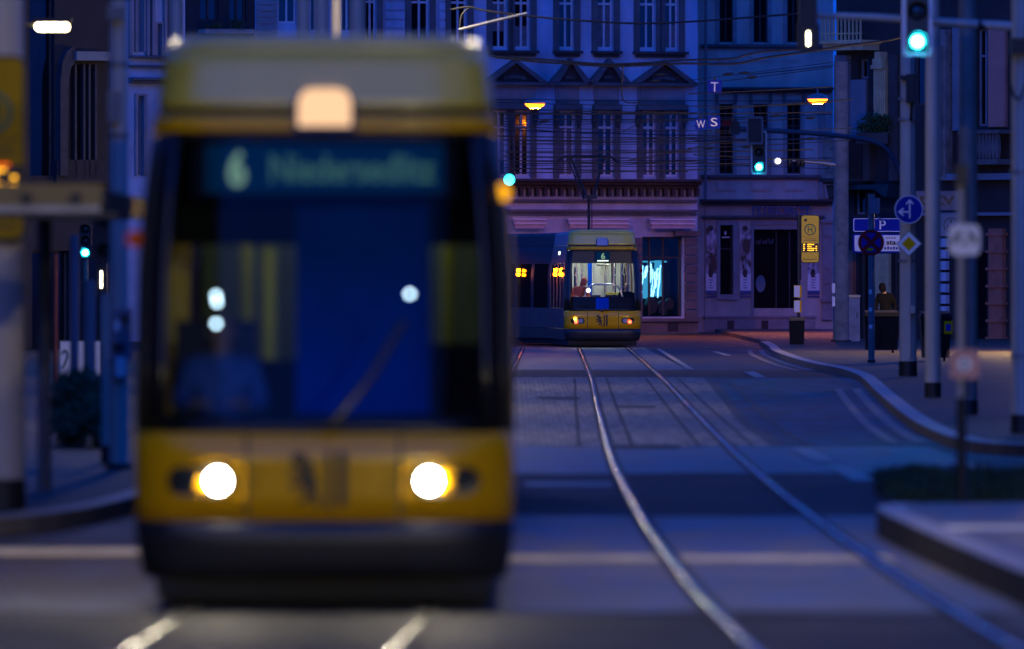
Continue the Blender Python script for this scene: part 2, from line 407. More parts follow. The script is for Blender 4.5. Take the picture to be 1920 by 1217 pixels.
# road surface sheets, each 4 mm above the one below
def band(name, y0, y1, xa, xb, z, m):
    Ya = FPX * CAM_H / (y1 - 525); Yb = FPX * CAM_H / (y0 - 525)
    bb = MB(); n = 14
    A = []; B = []
    rnd = random.Random(int(y0))
    for i in range(n + 1):
        x = xa + (xb - xa) * i / n
        A.append((x, Ya + rnd.uniform(-.25, .25) * Ya / 80, z)); B.append((x, Yb + rnd.uniform(-.25, .25) * Yb / 80, z))
    bb.strip(A, B)
    return struct(bb.build(name, m))
band('road', 1148, 1900, -3.6, 2.9, .004, 'asphalt_dark')
band('road_patch', 968, 1150, -2.2, 3.1, .004, 'concrete_road')
band('crossing_asphalt', 889, 968, -3.4, 6.0, .004, 'asphalt_dark')
band('road_patch', 838, 889, -3.2, 5.0, .004, 'concrete_road')
band('crossing_asphalt', 694, 708, -3.0, 11.0, .004, 'asphalt_dark')
band('road_patch', 651, 694, -3.2, 3.9, .004, 'concrete_road')
# stone sett paving of the tram tracks
edge = [(1318, 708), (1345, 740), (1384, 790), (1430, 826), (1450, 838)]
E = catmull([G(*p, 0) for p in edge], 6)
bb = MB(); bb.strip([(-3.1, p.y, .008) for p in E], [(p.x, p.y, .008) for p in E]); struct(bb.build('sett_paving', 'setts'))
bb = MB(); bb.strip([(p.x, p.y, .012) for p in E], [(p.x + .16, p.y, .012) for p in E]); bb.strip([(p.x + .42, p.y, .012) for p in E], [(p.x + .5, p.y, .012) for p in E]); struct(bb.build('kerb_strip', 'pavement'))
# repairs in the road surface
for i, (x0, y0, x1, y1) in enumerate(((1130, 836, 1275, 842), (985, 905, 1150, 914), (1010, 745, 1090, 750), (1160, 762, 1230, 766))):
    q = [G(x0, y0), G(x1 - (i % 3) * 6, y0), G(x1, (y0 + y1) / 2), G(x1 - 3, y1), G(x0 + 8, y1), G(x0 - 4, (y0 + y1) / 2)]
    bb = MB(); bb.sheet([(p.x, p.y) for p in q], .0105); struct(bb.build('road_repair', 'asphalt_dark' if i not in (1,) else 'concrete_road'))
# pale stripe across the street
Ys = 61.0
bb = MB(); bb.sheet([(-8, Ys + .7), (-2.62, Ys + .7), (-2.62, Ys + 2.3), (-8, Ys + 2.3)], .012); bb.sheet([(-.1, Ys - .7), (2.72, Ys - .9), (2.72, Ys + .6), (-.1, Ys + .7)], .012)
tag(bb.build('pale_stripe', 'stripe_pale'), None, None, None, 'structure')
# lane dashes
bb = MB()
for (p, q, w) in (((1234, 655), (1296, 694), .07), ((1404, 698), (1426, 709), .12), ((1500, 842), (1545, 868), .12), ((1570, 876), (1622, 905), .12), ((1340, 660), (1366, 668), .1)):
    a = G(*p); c = G(*q); a.z = c.z = .016
    bb.strip([a - Vector((w, 0, 0)), c - Vector((w, 0, 0))], [a + Vector((w, 0, 0)), c + Vector((w, 0, 0))])
tag(bb.build('lane_marking', 'worn_paint'), kind='structure')

# rails
def rail(name, f, off, label, seal):
    Ys = [-30 + i * 1.2 for i in range(int((253 + 30) / 1.2))]
    root = thing(name, (f(60) + off, 60, 0), label, 'rail', 'tram rails')
    hd = MB(); n = 7; rows = []
    for Y in Ys:
        x = smoothc(f, Y) + off; row = []
        for k in range(n):
            u = -1 + 2 * k / (n - 1)
            row.append(Vector((x + u * .023, Y, .017 + .007 * (1 - u * u))))
        rows.append(row)
    vs = [p for r in rows for p in r]
    hd.add(vs, [(i * n + k, i * n + k + 1, (i + 1) * n + k + 1, (i + 1) * n + k) for i in range(len(rows) - 1) for k in range(n - 1)], True)
    hd.build('rail_head', 'rail', root)
    g = MB(); sgn = 1 if off < 0 else -1
    g.strip([(smoothc(f, Y) + off - .075, Y, .0165) for Y in Ys], [(smoothc(f, Y) + off + .075, Y, .0165) for Y in Ys])
    g.build('groove', 'groove', root)
    if seal:
        q = MB()
        for o2 in (-.34, .30):
            Y2 = [Y for Y in Ys if 101 < Y < 174]
            q.strip([(smoothc(f, Y) + off + o2 - .022, Y, .0125) for Y in Y2], [(smoothc(f, Y) + off + o2 + .022, Y, .0125) for Y in Y2])
        q.build('joint_seal', 'groove', root)
rail('tram_rail', cx_right, -.72, 'left rail of the empty curving track to the right of the big tram', True)
rail('tram_rail', cx_right, .72, 'rightmost rail of the street, with orange and cyan glints', True)
rail('tram_rail', cx_left, -.72, 'leftmost rail, running out from under the big tram beside its left headlamp', False)
rail('tram_rail', cx_left, .72, 'rail shining under the right headlamp of the big tram', False)

# right pavement with kerb
kp = [(1425, 640), (1440, 648), (1449, 657), (1490, 672), (1530, 682), (1574, 690), (1606, 701), (1622, 712), (1645, 735), (1700, 780), (1760, 811), (1812, 825), (1880, 832), (1990, 836)]
kt = catmull([G(x, y, .13) for x, y in kp], 4)
bb = MB(); poly = [(p.x + .22, p.y + .1) for p in kt]
bb.slab(poly + [(60, poly[-1][1]), (60, 330), (poly[0][0], 330)], .0, .122)
struct(bb.build('pavement', 'pavement'))
kb = MB(); n = len(kt)
top0 = [(p.x, p.y, .13) for p in kt]; top1 = [(p.x + .26, p.y + .12, .13) for p in kt]
kb.strip(top0, top1)
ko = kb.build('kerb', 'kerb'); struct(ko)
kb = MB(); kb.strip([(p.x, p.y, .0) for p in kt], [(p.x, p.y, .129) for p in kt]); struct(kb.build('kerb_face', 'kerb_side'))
kb = MB()
for o, w in ((-.62, .14), (-.30, .16)):
    sub = [p for p in kt if (p.y < 162 or p.y > 185) and p.y > 104]
    for seg in ([p for p in kt if 104 < p.y < 160], [p for p in kt if 186 < p.y < 244]):
        kb.strip([(p.x + o, p.y - .4, .012) for p in seg], [(p.x + o + w, p.y - .4, .012) for p in seg])
struct(kb.build('gutter', 'gutter_stone'))
kb = MB()
for i in range(len(kt) - 1):
    if i % 2: continue
    p = kt[i]; d = (kt[i + 1] - kt[i]).normalized() * .05
    kb.strip([(p.x, p.y, .1335), (p.x + d.x, p.y + d.y, .1335)], [(p.x + .26, p.y + .12, .1335), (p.x + .26 + d.x, p.y + .12 + d.y, .1335)])
struct(kb.build('kerb_joint', 'groove'))
# left pavement
lp = [(-3.05, 250), (-3.05, 110), (-3.1, 84), (-3.2, 74), (-3.6, 68.5), (-4.4, 65.6), (-6, 64.2), (-9, 63.6), (-40, 63)]
bb = MB(); bb.slab([(-40, 330), (-3.05, 330)] + lp, 0, .14); struct(bb.build('pavement', 'pavement'))
bb = MB(); L2 = catmull([Vector((x, y, .147)) for x, y in lp], 3)
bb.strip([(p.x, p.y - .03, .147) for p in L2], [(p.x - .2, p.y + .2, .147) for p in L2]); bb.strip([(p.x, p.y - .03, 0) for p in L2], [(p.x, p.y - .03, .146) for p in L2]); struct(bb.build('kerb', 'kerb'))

# island platform, right foreground
ip = [(3.05, 68.6), (2.9, 67.6), (2.86, 66), (2.92, 62), (3.02, 57), (3.15, 52), (3.4, 45), (3.9, 35), (4.4, 28)]
ic = catmull([Vector((x, y, .2)) for x, y in ip], 4)
bb = MB(); bb.slab([(p.x, p.y) for p in ic] + [(40, 28), (40, 69.5), (5, 69.5)], 0, .2)
o = struct(bb.build('platform', 'concrete_road'))
bb = MB(); bb.strip([(p.x, p.y, .207) for p in ic], [(p.x + .22, p.y + .05, .207) for p in ic]); struct(bb.build('kerb', 'kerb'))
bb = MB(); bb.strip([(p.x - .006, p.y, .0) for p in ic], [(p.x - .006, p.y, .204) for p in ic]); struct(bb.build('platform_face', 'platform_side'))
bb = MB(); bb.sheet([(3.1, 61.4), (40, 61.4), (40, 62.4), (3.0, 62.4)], .206); struct(bb.build('platform_stripe', 'stripe_cream'))  # pale stripe carried on over the platform top

# grass island behind it
gp = [(1640, 884), (1700, 878), (1800, 876), (1980, 880), (1990, 942), (1860, 944), (1720, 944), (1668, 928), (1640, 905)]
gg = [G(x, y, .1) for x, y in gp]
bb = MB(); bb.slab([(p.x, p.y) for p in gg], 0, .06); struct(bb.build('grass_verge', 'soil'))
bb = MB(); rnd = random.Random(3)
def inpoly(x, y, P):
    c = False; n = len(P)
    for i in range(n):
        a = P[i]; d = P[i - 1]
        if (a[1] > y) != (d[1] > y) and x < (d[0] - a[0]) * (y - a[1]) / (d[1] - a[1]) + a[0]: c = not c
    return c
gx = [p.x for p in gg]; gy = [p.y for p in gg]; PG = [(p.x, p.y) for p in gg]
cnt = 0
while cnt < 7000:
    x = rnd.uniform(min(gx), max(gx)); y = rnd.uniform(min(gy), max(gy))
    if not inpoly(x, y, PG): continue
    h = (.03 + .05 * (math.sin(x * 5.1) * math.sin(y * 1.3 + x) + 1)) * rnd.uniform(.5, 1.3); w = .012; a = rnd.uniform(0, 3.14); dx = math.cos(a) * w; dy = math.sin(a) * w
    lx = rnd.uniform(-.06, .06); ly = rnd.uniform(-.06, .06)
    bb.add([(x - dx, y - dy, .06), (x + dx, y + dy, .06), (x + lx, y + ly, .06 + h)], [(0, 1, 2)]); cnt += 1
tag(bb.build('grass', 'grass'), 'short dark green grass on the verge behind the low platform', 'grass', kind='stuff')

# ------------------------------------------------------------------ facades
class Facade:
    def __init__(s, px, sc, ang):
        s.x0 = (px - 960) / sc; s.y0 = FPX / sc; s.sc = sc
        s.t = Vector((math.cos(R(ang)), math.sin(R(ang)), 0)); s.n = Vector((math.sin(R(ang)), -math.cos(R(ang)), 0))
    def P(s, px, py, w=0.0):
        k = (px - 960) / FPX
        u = (k * s.y0 - s.x0) / (s.t.x - k * s.t.y)
        return Vector((s.x0, s.y0, CAM_H - (py - 525) / s.sc)) + s.t * u + s.n * w
    def box(s, b, px0, py0, px1, py1, w0, w1):
        q = lambda x, y, w: s.P(x, y, w)
        b.hexa([q(px0, py1, w1), q(px1, py1, w1), q(px1, py1, w0), q(px0, py1, w0), q(px0, py0, w1), q(px1, py0, w1), q(px1, py0, w0), q(px0, py0, w0)])
    def quad(s, b, px0, py0, px1, py1, w):
        b.add([s.P(px0, py1, w), s.P(px1, py1, w), s.P(px1, py0, w), s.P(px0, py0, w)], [(0, 1, 2, 3)])
    def poly(s, b, pts, w0, w1):
        n = len(pts); vs = [s.P(x, y, w1) for x, y in pts] + [s.P(x, y, w0) for x, y in pts]
        b.add(vs, [tuple(range(n)), tuple(reversed(range(n, 2 * n)))] + [(i, n + i, n + (i + 1) % n, (i + 1) % n) for i in range(n)])
    def wall(s, b, px0, py0, px1, py1, holes, depth=.35, side=8.0):
        xs = sorted({px0, px1, *[h[0] for h in holes], *[h[2] for h in holes]}); ys = sorted({py0, py1, *[h[1] for h in holes], *[h[3] for h in holes]})
        op = lambda x, y: any(h[0] < x < h[2] and h[1] < y < h[3] for h in holes)
        for xa, xb in zip(xs, xs[1:]):
            for ya, yb in zip(ys, ys[1:]):
                if op((xa + xb) / 2, (ya + yb) / 2): continue
                s.quad(b, xa, ya, xb, yb, 0)
        q = s.P
        for (a, c, d, e) in holes:
            b.add([q(a, c, 0), q(a, e, 0), q(a, e, -depth), q(a, c, -depth)], [(0, 1, 2, 3)])
            b.add([q(d, c, 0), q(d, c, -depth), q(d, e, -depth), q(d, e, 0)], [(0, 1, 2, 3)])
            b.add([q(a, c, 0), q(a, c, -depth), q(d, c, -depth), q(d, c, 0)], [(0, 1, 2, 3)])
            b.add([q(a, e, 0), q(d, e, 0), q(d, e, -depth), q(a, e, -depth)], [(0, 1, 2, 3)])
        for x in (px0, px1):
            b.add([q(x, py0, 0), q(x, py1, 0), q(x, py1, -side), q(x, py0, -side)], [(0, 1, 2, 3)])
        b.add([q(px0, py0, 0), q(px1, py0, 0), q(px1, py0, -side), q(px0, py0, -side)], [(0, 1, 2, 3)])
        b.add([q(px0, py0, -side), q(px1, py0, -side), q(px1, py1, -side), q(px0, py1, -side)], [(0, 1, 2, 3)])

def window(F, root, x0, y0, x1, y1, transom=None, frame='winframe', curtain=None, depth=.22, fw=3.2, mull=True, sill=True):
    f = MB()
    w0, w1 = -depth - .06, -depth + .02
    F.box(f, x0, y0, x0 + fw, y1, w0, w1); F.box(f, x1 - fw, y0, x1, y1, w0, w1)
    F.box(f, x0 + fw, y0, x1 - fw, y0 + fw, w0, w1 - .003); F.box(f, x0 + fw, y1 - fw * 1.3, x1 - fw, y1, w0, w1 - .003)
    xm = (x0 + x1) / 2
    if transom: F.box(f, x0 + fw, transom - fw * .7, x1 - fw, transom + fw * .7, w0, w1 + .012)
    if mull: F.box(f, xm - fw * .6, y0 + fw, xm + fw * .6, y1 - fw, w0, w1 + .006)
    o = f.build('window', frame, root)
    p = MB(); F.quad(p, x0 + 1, y0 + 1, x1 - 1, y1 - 1, -depth - .03); p.build('pane', 'pane', o)
    if curtain:
        c = MB(); F.quad(c, x0 + 2, curtain[0], x1 - 2, curtain[1], -depth - .022); c.build('curtain', 'curtain', o)
    return o

def bldg(name, F, px, py, label):
    p = F.P(px, py); p.z = 0
    return thing(name, p, label, 'building')

# --- building A: the wide decorated apartment house behind the far tram
FA = Facade(1130, 50.2, 16)
A = bldg('apartment_building', FA, 1130, 625, 'wide decorated apartment house with pediments over its windows, behind the small far tram')
top = [(685, 706), (771, 805), (845, 876), (923, 951), (965, 994), (1048, 1076), (1120, 1150), (1199, 1229), (1247, 1272)]
mid = [(771, 805), (845, 876), (923, 951), (965, 994), (1048, 1078), (1121, 1151), (1205, 1230), (1247, 1273)]
holes = [(a, -45, c, 92) for a, c in top] + [(a, 208, c, 331) for a, c in mid] + [(a, -300, c, -165) for a, c in top]
holes += [(1203, 444, 1280, 594), (1066, 446, 1176, 600), (985, 446, 1036, 600)]
bb = MB(); FA.wall(bb, 640, -380, 1308, 626, holes); bb.build('wall', 'stucco', A)
bb = MB(); FA.poly(bb, [(630, -380), (1316, -380), (1290, -470), (660, -470)], -7, .4); bb.build('roof', 'roof', A)
for i, (a, c) in enumerate(top):
    window(FA, A, a, -45, c, 92, transom=7, curtain={4: (50, 90), 3: (10, 60), 6: (10, 88), 8: (45, 88)}.get(i))
    window(FA, A, a, -300, c, -165, transom=-250)
for i, (a, c) in enumerate(mid):
    window(FA, A, a, 208, c, 331, transom=239, curtain={2: (243, 300), 4: (243, 327), 6: (275, 327)}.get(i))
def surround(F, root, a, c, y0, y1, w=11, m='stone', sill=True, proud=.10):
    f = MB()
    F.poly(f, [(a - w, y1), (a - w, y0 - w * .7), (c + w, y0 - w * .7), (c + w, y1), (c + .5, y1), (c + .5, y0 - .5), (a - .5, y0 - .5), (a - .5, y1)], -.02, proud)
    o = f.build('window_surround', m, root)
    return o
for a, c in top:
    surround(FA, A, a, c, -50, 96)
for a, c in mid:
    surround(FA, A, a, c, 208, 334)
for (a, c) in ((676, 716), (761, 816), (836, 888), (913, 1006), (1038, 1088), (1110, 1162), (1188, 1286)):   # sills of the upper row
    f = MB(); FA.box(f, a - 2, 96, c + 2, 101, -.02, .28); FA.box(f, a + 3, 101.3, c - 3, 107, -.02, .16); f.build('sill', 'stone_dark', A)
for (a, c) in ((761, 888), (913, 1006), (1038, 1088), (1110, 1162), (1192, 1286)):
    f = MB(); FA.box(f, a, 196, c, 206, -.02, .34); FA.box(f, a + 4, 188, c - 4, 195.7, -.02, .22); f.build('lintel', 'stone', A)
    f = MB(); FA.box(f, a + 3, 163, c - 3, 187.5, -.02, .10)
    FA.box(f, a + 8, 168, c - 8, 183, .05, .14); o = f.build('frieze', 'frieze', A)
    m_ = (a + c) / 2 + 2; hw = (c - a) / 2 + 13; big = hw > 40
    ya = 112 if big else 110
    f = MB(); q = [(m_ - hw, 155), (m_ + hw, 155), (m_, ya)]
    FA.poly(f, [(m_ - hw + 12, 154), (m_ + hw - 12, 154), (m_, ya + 11)], -.02, .16)
    o = f.build('pediment', 'stone_dark', A)
    f = MB()   # raking and bottom mouldings
    FA.poly(f, [(m_ - hw, 155), (m_, ya), (m_, ya + 8), (m_ - hw + 15, 155)], -.02, .48)
    FA.poly(f, [(m_ + .2, ya), (m_ + hw, 155), (m_ + hw - 15, 155), (m_ + .2, ya + 8)], -.02, .48)
    FA.box(f, m_ - hw - 2, 155.3, m_ + hw + 2, 161, -.02, .44)
    f.build('moulding', 'stone', o)
    f = MB()
    rr = random.Random(int(a))
    for k in range(7 if big else 3):   # relief ornament in the tympanum
        xx = m_ + (k - (3 if big else 1)) * 6; FA.poly(f, circ(xx, 145 - abs(k - (3 if big else 1)) * -1.0, 2.6 + rr.random()), .15, .24)
    f.build('ornament', 'stone', o)
for (a, c) in ((1038, 1088), (1110, 1162), (1192, 1286), (913, 1006)):   # side scrolls and consoles
    for x in (a - 1, c - 8):
        f = MB(); FA.poly(f, [(x, 206), (x + 9, 206), (x + 8, 226), (x + 3, 240), (x, 232)], -.02, .26); f.build('console', 'stone_dark', A)
bb = MB(); FA.box(bb, 700, 336, 1310, 341, -.02, .75); FA.box(bb, 702, 341.3, 1308, 347, -.02, .55); FA.box(bb, 704, 347.3, 1306, 353, -.02, .3)
cn = bb.build('cornice', 'stone_dark', A)
bb = MB()
for i in range(40): FA.box(bb, 716 + i * 15, 353.2, 722 + i * 15, 368, -.02, .32)
bb.build('bracket', 'stone_dark', cn)
bb = MB(); FA.box(bb, 700, 374, 1304, 379, -.02, .22); FA.box(bb, 700, 393, 1304, 398, -.02, .3); FA.box(bb, 700, 400, 1304, 403, -.02, .2); bb.build('string_course', 'stone', A)
bb = MB()   # rusticated pier at the right of the shop
for i in range(9): FA.box(bb, 1283, 446 + i * 17, 1306, 460.5 + i * 17, -.02, .14)
FA.box(bb, 1262, 433, 1309, 442, -.02, .3)
bb.build('rusticated_pier', 'stone', A)
for x0, x1 in ((1176.5, 1202.5), (1036.5, 1065.5)):
    bb = MB()
    for i in range(9): FA.box(bb, x0, 446 + i * 17, x1, 460.5 + i * 17, -.02, .14)
    bb.build('rusticated_pier', 'stone', A)
for xa, xb in ((722, 758), (822, 842)):   # rusticated joints of the strips above the big tram
    bb = MB()
    for i in range(12): FA.box(bb, xa, -60 + i * 17, xb, -46 + i * 17, -.02, .08)
    bb.build('rusticated_pier', 'stucco', A)
bb = MB(); FA.box(bb, 640, 597, 1310, 603, -.02, .25); FA.box(bb, 640, 603.3, 1308, 626, -.02, .12); bb.build('plinth', 'stone', A)
bb = MB(); FA.box(bb, 1250, 606, 1270, 622, .0, .13); bb.build('cellar_vent', 'black', A)
# lit shop window
bb = MB()
for x in (1203, 1219, 1245, 1276): FA.box(bb, x, 447, x + (3 if x > 1204 else 4), 592, -.3, -.2)
FA.box(bb, 1203, 444, 1280, 447, -.3, -.19); FA.box(bb, 1207, 481, 1219, 484, -.3, -.205); FA.box(bb, 1222, 481, 1245, 484, -.3, -.205); FA.box(bb, 1248, 481, 1276, 484, -.3, -.205)
sw = bb.build('shop_window', 'stone_dark', A)
bb = MB(); FA.quad(bb, 1204, 445, 1279, 594, -.25); bb.build('pane', 'glass_shop', sw)
bb = MB(); q = FA.P   # the shallow showroom behind the glass
FA.quad(bb, 1203, 444, 1280, 594, -1.6)
for (p0, p1, p2, p3) in (((1203, 444), (1280, 444), (1280, 444), (1203, 444)), ((1203, 594), (1280, 594), (1280, 594), (1203, 594))):
    bb.add([q(*p0, -.35), q(*p1, -.35), q(*p2, -1.6), q(*p3, -1.6)], [(0, 1, 2, 3)])
bb.build('showroom', 'tram_in_dark', A)
bb = MB(); rr = random.Random(5)   # lit display: bright hanging garments and tubes
tubes = [(1207, 497, 530, 2.0), (1212, 500, 555, 1.2), (1216, 498, 560, 1.4), (1224, 500, 520, 3.0), (1228, 492, 508, 2.6), (1231, 495, 548, 2.0), (1235, 505, 560, 1.6), (1239, 510, 565, 1.8), (1243, 503, 540, 2.2), (1248, 497, 558, 1.6)]
for (x, ya, yb, r) in tubes:
    pts = [FA.P(x + rr.uniform(-1.2, 1.2), ya + (yb - ya) * k / 6, -.7 - .05 * k) for k in range(7)]
    bb.path(pts, [r / 50 * rr.uniform(.5, 1.1) for _ in pts], 7)
bb.build('light_tube', 'E_cyan', sw)
bb = MB()
for (x0, y0, x1, y1) in ((1204, 486, 1222, 570), (1224, 500, 1242, 560), (1246, 488, 1260, 556)): FA.box(bb, x0, y0, x1, y1, -1.3, -1.2)
FA.box(bb, 1204, 489, 1262, 492, -.9, -.8)
bb.build('glow_backdrop', 'E_cyan_dim', sw)  # panels glow in place of a back wall lit by the tubes
bb = MB()
for (x, y, r) in ((1209, 575, 8), (1232, 572, 10), (1252, 578, 9), (1266, 570, 7)):
    FA.poly(bb, circ(x, y, r, 12, r * 1.6), -.95, -.6)
bb.build('display_stand', 'black', sw)
for (x0, y0, x1, y1) in ((1066, 446, 1176, 600), (985, 446, 1036, 600)):
    f = MB()
    for x in (x0, (x0 + x1) / 2 - 2, x1 - 4): FA.box(f, x, y0, x + 4, y1, -.3, -.2)
    FA.box(f, x0, 484, x1, 488, -.3, -.21)
    o = f.build('shop_window', 'stone_dark', A); p = MB(); FA.quad(p, x0, y0, x1, y1, -.27); p.build('pane', 'pane', o)
for (x0, x1, dy) in ((955, 1018, 0), (1058, 1174, 0), (1211, 1297, 1)):
    f = MB(); y = 410
    FA.box(f, x0, y, x1, y + 3, .1, .5); FA.box(f, x0 + 1, y + 8, x1 - 1, y + 11, .45, .62)
    o = f.build('awning', 'awning_bar', A)
    f = MB(); n = 16
    FA.poly(f, [(x0 + 2, y + 3.2), (x1 - 2, y + 3.2), (x1 - 2, y + 7.8), (x0 + 2, y + 7.8)], .2, .4)
    pts = [(x0 + 3, y + 11.2), (x1 - 3, y + 11.2)]
    for k in range(n * 2 + 1):
        t = k / (n * 2); pts.append((x1 - 3 - (x1 - x0 - 6) * t, y + 17 + (3 if k % 2 else 0)))
    FA.poly(f, pts, .5, .53); f.build('valance', 'awning', o)

# --- building B: the house with the barber shop
FB = Facade(1430, 49.0, 4)
B = bldg('apartment_building', FB, 1430, 622, 'pale house with the shop lettering and tall barred windows right of the far tram')
wx = [(1349, 1374), (1413, 1439), (1476, 1501)]
holes = [(a, -60, c, 80) for a, c in wx] + [(a, 195, c, 326) for a, c in wx] + [(a, -300, c, -170) for a, c in wx]
holes += [(1350, 422, 1374, 552), (1413, 430, 1500, 578)]
bb = MB(); FB.wall(bb, 1308.5, -330, 1562, 624, holes); bb.build('wall', 'stucco_b', B)
bb = MB(); FB.poly(bb, [(1304, -330), (1566, -330), (1550, -410), (1320, -410)], -7, .4); bb.build('roof', 'roof', B)
for a, c in wx:
    window(FB, B, a, -60, c, 80, transom=0, frame='stone_dark', mull=True, fw=2.4)
    window(FB, B, a, 195, c, 326, transom=236, frame='stone_dark', mull=True, fw=2.4)
    window(FB, B, a, -300, c, -170, transom=-255, frame='stone_dark', fw=2.4)
    surround(FB, B, a, c, -64, 82, w=7, m='frieze', proud=.07); surround(FB, B, a, c, 192, 328, w=7, m='frieze', proud=.07)
    f = MB(); FB.box(f, a - 6, 338, c + 6, 358, -.02, .05); FB.box(f, a - 3, 341, c + 3, 355, .02, .09); f.build('wall_panel', 'stucco_b', B)
    f = MB(); FB.box(f, a - 6, 96, c + 6, 116, -.02, .05); FB.box(f, a - 3, 99, c + 3, 113, .02, .09); f.build('wall_panel', 'stucco_b', B)
    for x in (a - 8, c + 3): f = MB(); FB.poly(f, [(x, 175), (x + 5, 175), (x + 5, 190), (x + 2, 196), (x, 190)], -.02, .25); f.build('console', 'stone', B)
bb = MB(); FB.box(bb, 1344, 164, 1562, 169, -.02, .5); FB.box(bb, 1348, 169.3, 1558, 174, -.02, .3); bb.build('cornice', 'stone_dark', B)
bb = MB(); FB.box(bb, 1313, 83, 1562, 88, -.02, .28); FB.box(bb, 1316, 88.3, 1560, 91, -.02, .18); bb.build('sill_course', 'stone', B)
bb = MB(); FB.box(bb, 1313, 328, 1562, 333, -.02, .28); FB.box(bb, 1316, 333.3, 1560, 336, -.02, .18); bb.build('sill_course', 'stone', B)
bb = MB(); FB.box(bb, 1312, 374, 1562, 378.5, -.02, .6); FB.box(bb, 1316, 378.8, 1560, 384, -.02, .4); bb.build('cornice', 'stone_dark', B)
bb = MB(); FB.box(bb, 1316, 404, 1545, 408, -.02, .3); FB.box(bb, 1320, 408.3, 1543, 411, -.02, .18); bb.build('string_course', 'stone', B)
bb = MB(); FB.box(bb, 1318, 592, 1530, 596, -.02, .16); FB.box(bb, 1320, 596.3, 1528, 624, -.02, .1); bb.build('plinth', 'frieze', B)
for vx in (1363, 1427): bb = MB(); FB.box(bb, vx, 601, vx + 13, 622, .0, .11); bb.build('cellar_vent', 'black', B)
bb = MB()   # downpipe
bb.path([FB.P(1322, -200, .34), FB.P(1321.5, 376, .34)], .05, 8); bb.build('downpipe', 'pole_dark', B)
bb = MB()   # corner pilaster with ornaments
FB.box(bb, 1541, 412, 1560, 600, -.02, .16); FB.box(bb, 1538, 412, 1562, 418, .0, .26); FB.box(bb, 1538, 560, 1562, 566, .0, .26)
for y in (440, 500, 528): FB.poly(bb, circ(1550, y, 4.5), .1, .24)
FB.box(bb, 1535, 178, 1541, 372, -.02, .12); FB.box(bb, 1546, 178, 1558, 372, -.02, .14)
bb.build('pilaster', 'frieze', B)
# shop window pieces
f = MB(); FB.box(f, 1344, 414, 1350, 562, -.02, .12); FB.box(f, 1374, 414, 1385, 562, -.02, .12); FB.box(f, 1350, 414, 1374, 422, -.02, .11); FB.box(f, 1350, 552, 1374, 562, -.02, .13)
o = f.build('shop_window', 'frieze', B); p = MB(); FB.quad(p, 1350, 422, 1374, 552, -.2); p.build('pane', 'pane', o)
f = MB(); FB.box(f, 1354.5, 444, 1369, 446, -.19, -.18); FB.poly(f, circ(1361, 437, 2, 12, 4), -.19, -.18); f.build('window_lettering', 'sign_white', o)
f = MB(); FB.box(f, 1352, 465, 1371, 468, -.19, -.17); FB.box(f, 1370.5, 424, 1373.5, 552, -.19, -.12); f.build('glazing_bar', 'stone_dark', o)
f = MB(); FB.box(f, 1408.5, 414, 1413, 590, -.02, .1); FB.box(f, 1413, 414, 1500, 422, -.02, .09); FB.box(f, 1413, 425, 1500, 430, -.02, .12)
o = f.build('shop_window', 'frieze', B); p = MB(); FB.quad(p, 1413, 430, 1500, 578, -.22); p.build('pane', 'pane', o)
f = MB(); FB.box(f, 1455, 432, 1457.5, 578, -.2, -.17); FB.box(f, 1480, 432, 1482.5, 578, -.2, -.17); f.build('glazing_bar', 'stone_dark', o)
f = MB(); FB.poly(f, circ(1427, 532, 9, 24, 16), -.21, -.19); f.build('window_sticker', 'blue_wall', o)
f = MB(); f.text('Kopf und Fuß', FB.P(1433, 454, -.20), .75, .24, .01); f.build('window_lettering', 'curtain', o)
# slab-serif shop lettering
def slab_letters(F, txt, x0, x1, y0, y1, w0, w1):
    f = MB(); n = len(txt); cw = (x1 - x0) / n
    S = {'F': [(.12, 0, .34, 1), (.34, 0, .9, .16), (.34, .42, .7, .56), (0, .88, .5, 1), (.78, 0, .9, .3)],
         'E': [(.12, 0, .34, 1), (.34, 0, .9, .16), (.34, .42, .72, .56), (.34, .84, .95, 1), (.8, .66, .95, .84), (.78, .16, .9, .3)],
         'I': [(.36, 0, .62, 1), (.15, 0, .85, .12), (.15, .88, .85, 1)],
         'N': [(.08, 0, .26, 1), (.74, 0, .92, 1), (0, .88, .4, 1), (.6, 0, 1, .12)],
         'S': [(.14, 0, .86, .16), (.1, .1, .32, .5), (.14, .42, .86, .58), (.68, .5, .9, .9), (.12, .84, .86, 1)],
         'C': [(.14, 0, .9, .16), (.08, .1, .32, .9), (.14, .84, .9, 1), (.74, .16, .9, .34), (.76, .68, .9, .84)],
         'H': [(.08, 0, .3, 1), (.7, 0, .92, 1), (.3, .43, .7, .57), (0, .88, .4, 1), (.6, .88, 1, 1), (0, 0, .4, .1), (.6, 0, 1, .1)],
         'T': [(.37, 0, .63, 1), (.05, 0, .95, .16), (.2, .88, .8, 1), (.05, .16, .17, .32), (.83, .16, .95, .32)]}
    for i, ch in enumerate(txt):
        X = x0 + i * cw
        for j, (a, c, d, e) in enumerate(S[ch]):
            F.box(f, X + a * cw * .96, y0 + c * (y1 - y0), X + d * cw * .96, y0 + e * (y1 - y0), w0, w1 + j * .004)
        if ch == 'N': F.poly(f, [(X + .1 * cw, y0), (X + .34 * cw, y0), (X + .9 * cw, y1), (X + .66 * cw, y1)], w0, w1 - .006)
    return f
f = slab_letters(FB, 'FEINSCHNITT', 1408, 1517, 387, 403, .3, .36)
tag(f.build('shop_sign', 'letter_blue'), 'blue slab serif shop lettering on the pale house', 'sign')
